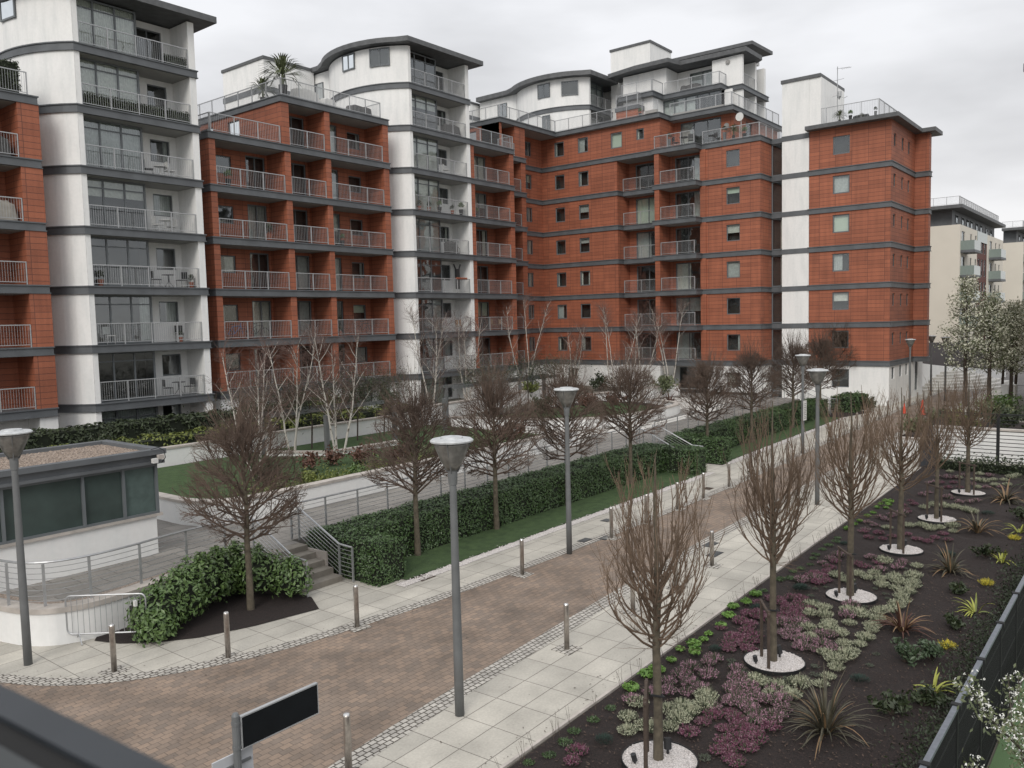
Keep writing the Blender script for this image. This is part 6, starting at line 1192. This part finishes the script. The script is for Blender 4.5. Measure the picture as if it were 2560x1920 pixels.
def soft_box(name, label, cat, x0,x1,y0,y1,z0,z1, m_, seed):
    r = random.Random(seed); t = thing(name, label, cat, ((x0+x1)/2,(y0+y1)/2,z0)); q = MB(); n_ = 6
    def P_(u, v, w_): k = 1-.18*w_*w_; return (x0+(x1-x0)*(.5+(u-.5)*k)+r.uniform(-.02,.02), y0+(y1-y0)*(.5+(v-.5)*k)+r.uniform(-.02,.02), z0+(z1-z0)*(w_*(1-.18*((u-.5)**2+(v-.5)**2)*2))+(r.uniform(-.05,.05) if w_ > .5 else 0))
    top = [[P_(i/n_,j/n_,1) for j in range(n_+1)] for i in range(n_+1)]
    for i in range(n_):
        for j in range(n_): q.face([top[i][j],top[i+1][j],top[i+1][j+1],top[i][j+1]])
    edge = [top[i][0] for i in range(n_)]+[top[n_][j] for j in range(n_)]+[top[i][n_] for i in range(n_,0,-1)]+[top[0][j] for j in range(n_,0,-1)]
    for i in range(len(edge)): a = edge[i]; b_ = edge[(i+1)%len(edge)]; cx_, cy_ = (x0+x1)/2,(y0+y1)/2; q.face([(cx_+(a[0]-cx_)*1.15,cy_+(a[1]-cy_)*1.15,z0),(cx_+(b_[0]-cx_)*1.15,cy_+(b_[1]-cy_)*1.15,z0),b_,a])
    q.build('cover', m_, t); return t
soft_box('covered_furniture','white plastic-covered furniture right of the palm on the roof of the '+MRn,'covered furniture',33.4,35.3,43.3,44.3,Z(6),Z(6)+1.0,WHITEP,1); soft_box('covered_furniture','second, lower white-covered heap on the roof of the '+MRn,'covered furniture',35.5,36.6,43.3,44.2,Z(6),Z(6)+.7,WHITEP,2)
soft_box('covered_sofa','dark covered sofa at the right end of the roof of the '+MRn,'covered furniture',37.9,39.8,43.3,44.2,Z(6),Z(6)+.75,FABG,3); soft_box('covered_furniture','grey-covered heap behind the railing of the far left block, fourth level','covered furniture',15.1,16.5,42.6,43.6,Z(3),Z(3)+1.0,mat('beige_cover',(.38,.36,.32),.9,noise=.2),4)
soft_box('covered_sofa','dark covered furniture on the '+WTn+', second balcony from the top','covered furniture',46.8,48.5,43.0,43.8,Z(6),Z(6)+.95,FABG,5); soft_box('covered_sofa','grey-covered thing on the '+WTn+', fourth balcony from the bottom','covered furniture',46.8,47.8,43.0,43.8,Z(3),Z(3)+1.0,FABG,6)
soft_box('covered_sofa','dark furniture on the topmost penthouse balcony','covered furniture',68.9,69.7,33,35,Z(8),Z(8)+.6,FABG,7); soft_box('bench','dark bench between the pots on the red tower roof terrace','bench',66.2,66.6,18.0,19.3,Z(6)+.3,Z(6)+.75,BLKPL,8); soft_box('covered_furniture','dark covered barbecue on the far left block, fifth level','covered furniture',15.4,16.4,42.6,43.4,Z(4),Z(4)+1.0,FABG,9)
def bicycle(label, x, y, z, rz, m_):
    t = thing('bicycle', label, 'bicycle', (x,y,z)); 
    for sx_ in (-.5,.5):
        q = MB(); q.tube([(x+sx_+.32*math.cos(a*.524), y, z+.33+.32*math.sin(a*.524)) for a in range(13)], .018, 5); w_ = q.build('wheel', BLKPL, t); q = MB()
        for a in range(8): q.tube([(x+sx_,y,z+.33),(x+sx_+.31*math.cos(a*.785),y,z+.33+.31*math.sin(a*.785))], .003, 3)
        q.build('spokes', GALV, w_)
    q = MB()
    for a, b_ in (((-.5,.33),(-.15,.78)),((-.15,.78),(.38,.80)),((-.05,.33),(.38,.80)),((-.05,.33),(-.15,.78)),((-.05,.33),(-.5,.33)),((.38,.80),(.5,.33)),((.38,.8),(.36,.98))): q.tube([(x+a[0],y,z+a[1]),(x+b_[0],y,z+b_[1])], .016, 5)
    q.build('frame', m_, t); q = MB(); q.box(x-.28,x-.04,y-.06,y+.06,z+.88,z+.93); q.build('saddle', BLKPL, t); q = MB(); q.tube([(x+.36,y-.28,z+1.0),(x+.36,y,z+.98),(x+.36,y+.28,z+1.0)], .014, 5); q.build('handlebar', BLKPL, t); return t
bicycle('blue bicycle leaning inside the left bay of the '+MRn+', second level', 28.2, 43.3, Z(1), 0, BLUE); bicycle('black bicycle right of the blue one on the '+MRn, 29.7, 43.25, Z(1), 0, BLKPL); bicycle('dark bicycle on the '+MRn+', right bay, second level', 38.2, 43.3, Z(1), 0, BLKPL); bicycle('bicycle on the balcony of the '+WTn+', fourth from the bottom', 48.0-.2, 43.6, Z(3), 0, GALV)
ws = thing('wetsuit', 'black wetsuit hanging on the '+WTn+', third balcony from the bottom', 'wetsuit', (47.7,43.1,Z(2)+.4)); q = MB()
q.box(47.5,47.9,43.05,43.2,Z(2)+1.1,Z(2)+1.85); q.box(47.52,47.68,43.06,43.18,Z(2)+.3,Z(2)+1.1); q.box(47.72,47.88,43.06,43.18,Z(2)+.3,Z(2)+1.1); q.tube([(47.52,43.12,Z(2)+1.8),(47.3,43.12,Z(2)+2.2)], .06, 6); q.tube([(47.88,43.12,Z(2)+1.8),(48.05,43.12,Z(2)+2.2)], .06, 6); q.build('suit', BLKPL, ws)
tag((lambda q: (q.tube([(47.2,42.8,Z(2)+1.1),(48.4,42.8,Z(2)+1.1)], .09, 6, True), q.build('window_box', POT, org=(47.8,42.8,Z(2)+1.0)))[1])(MB()), 'terracotta railing trough on the '+WTn+', third balcony from the bottom', 'planter')
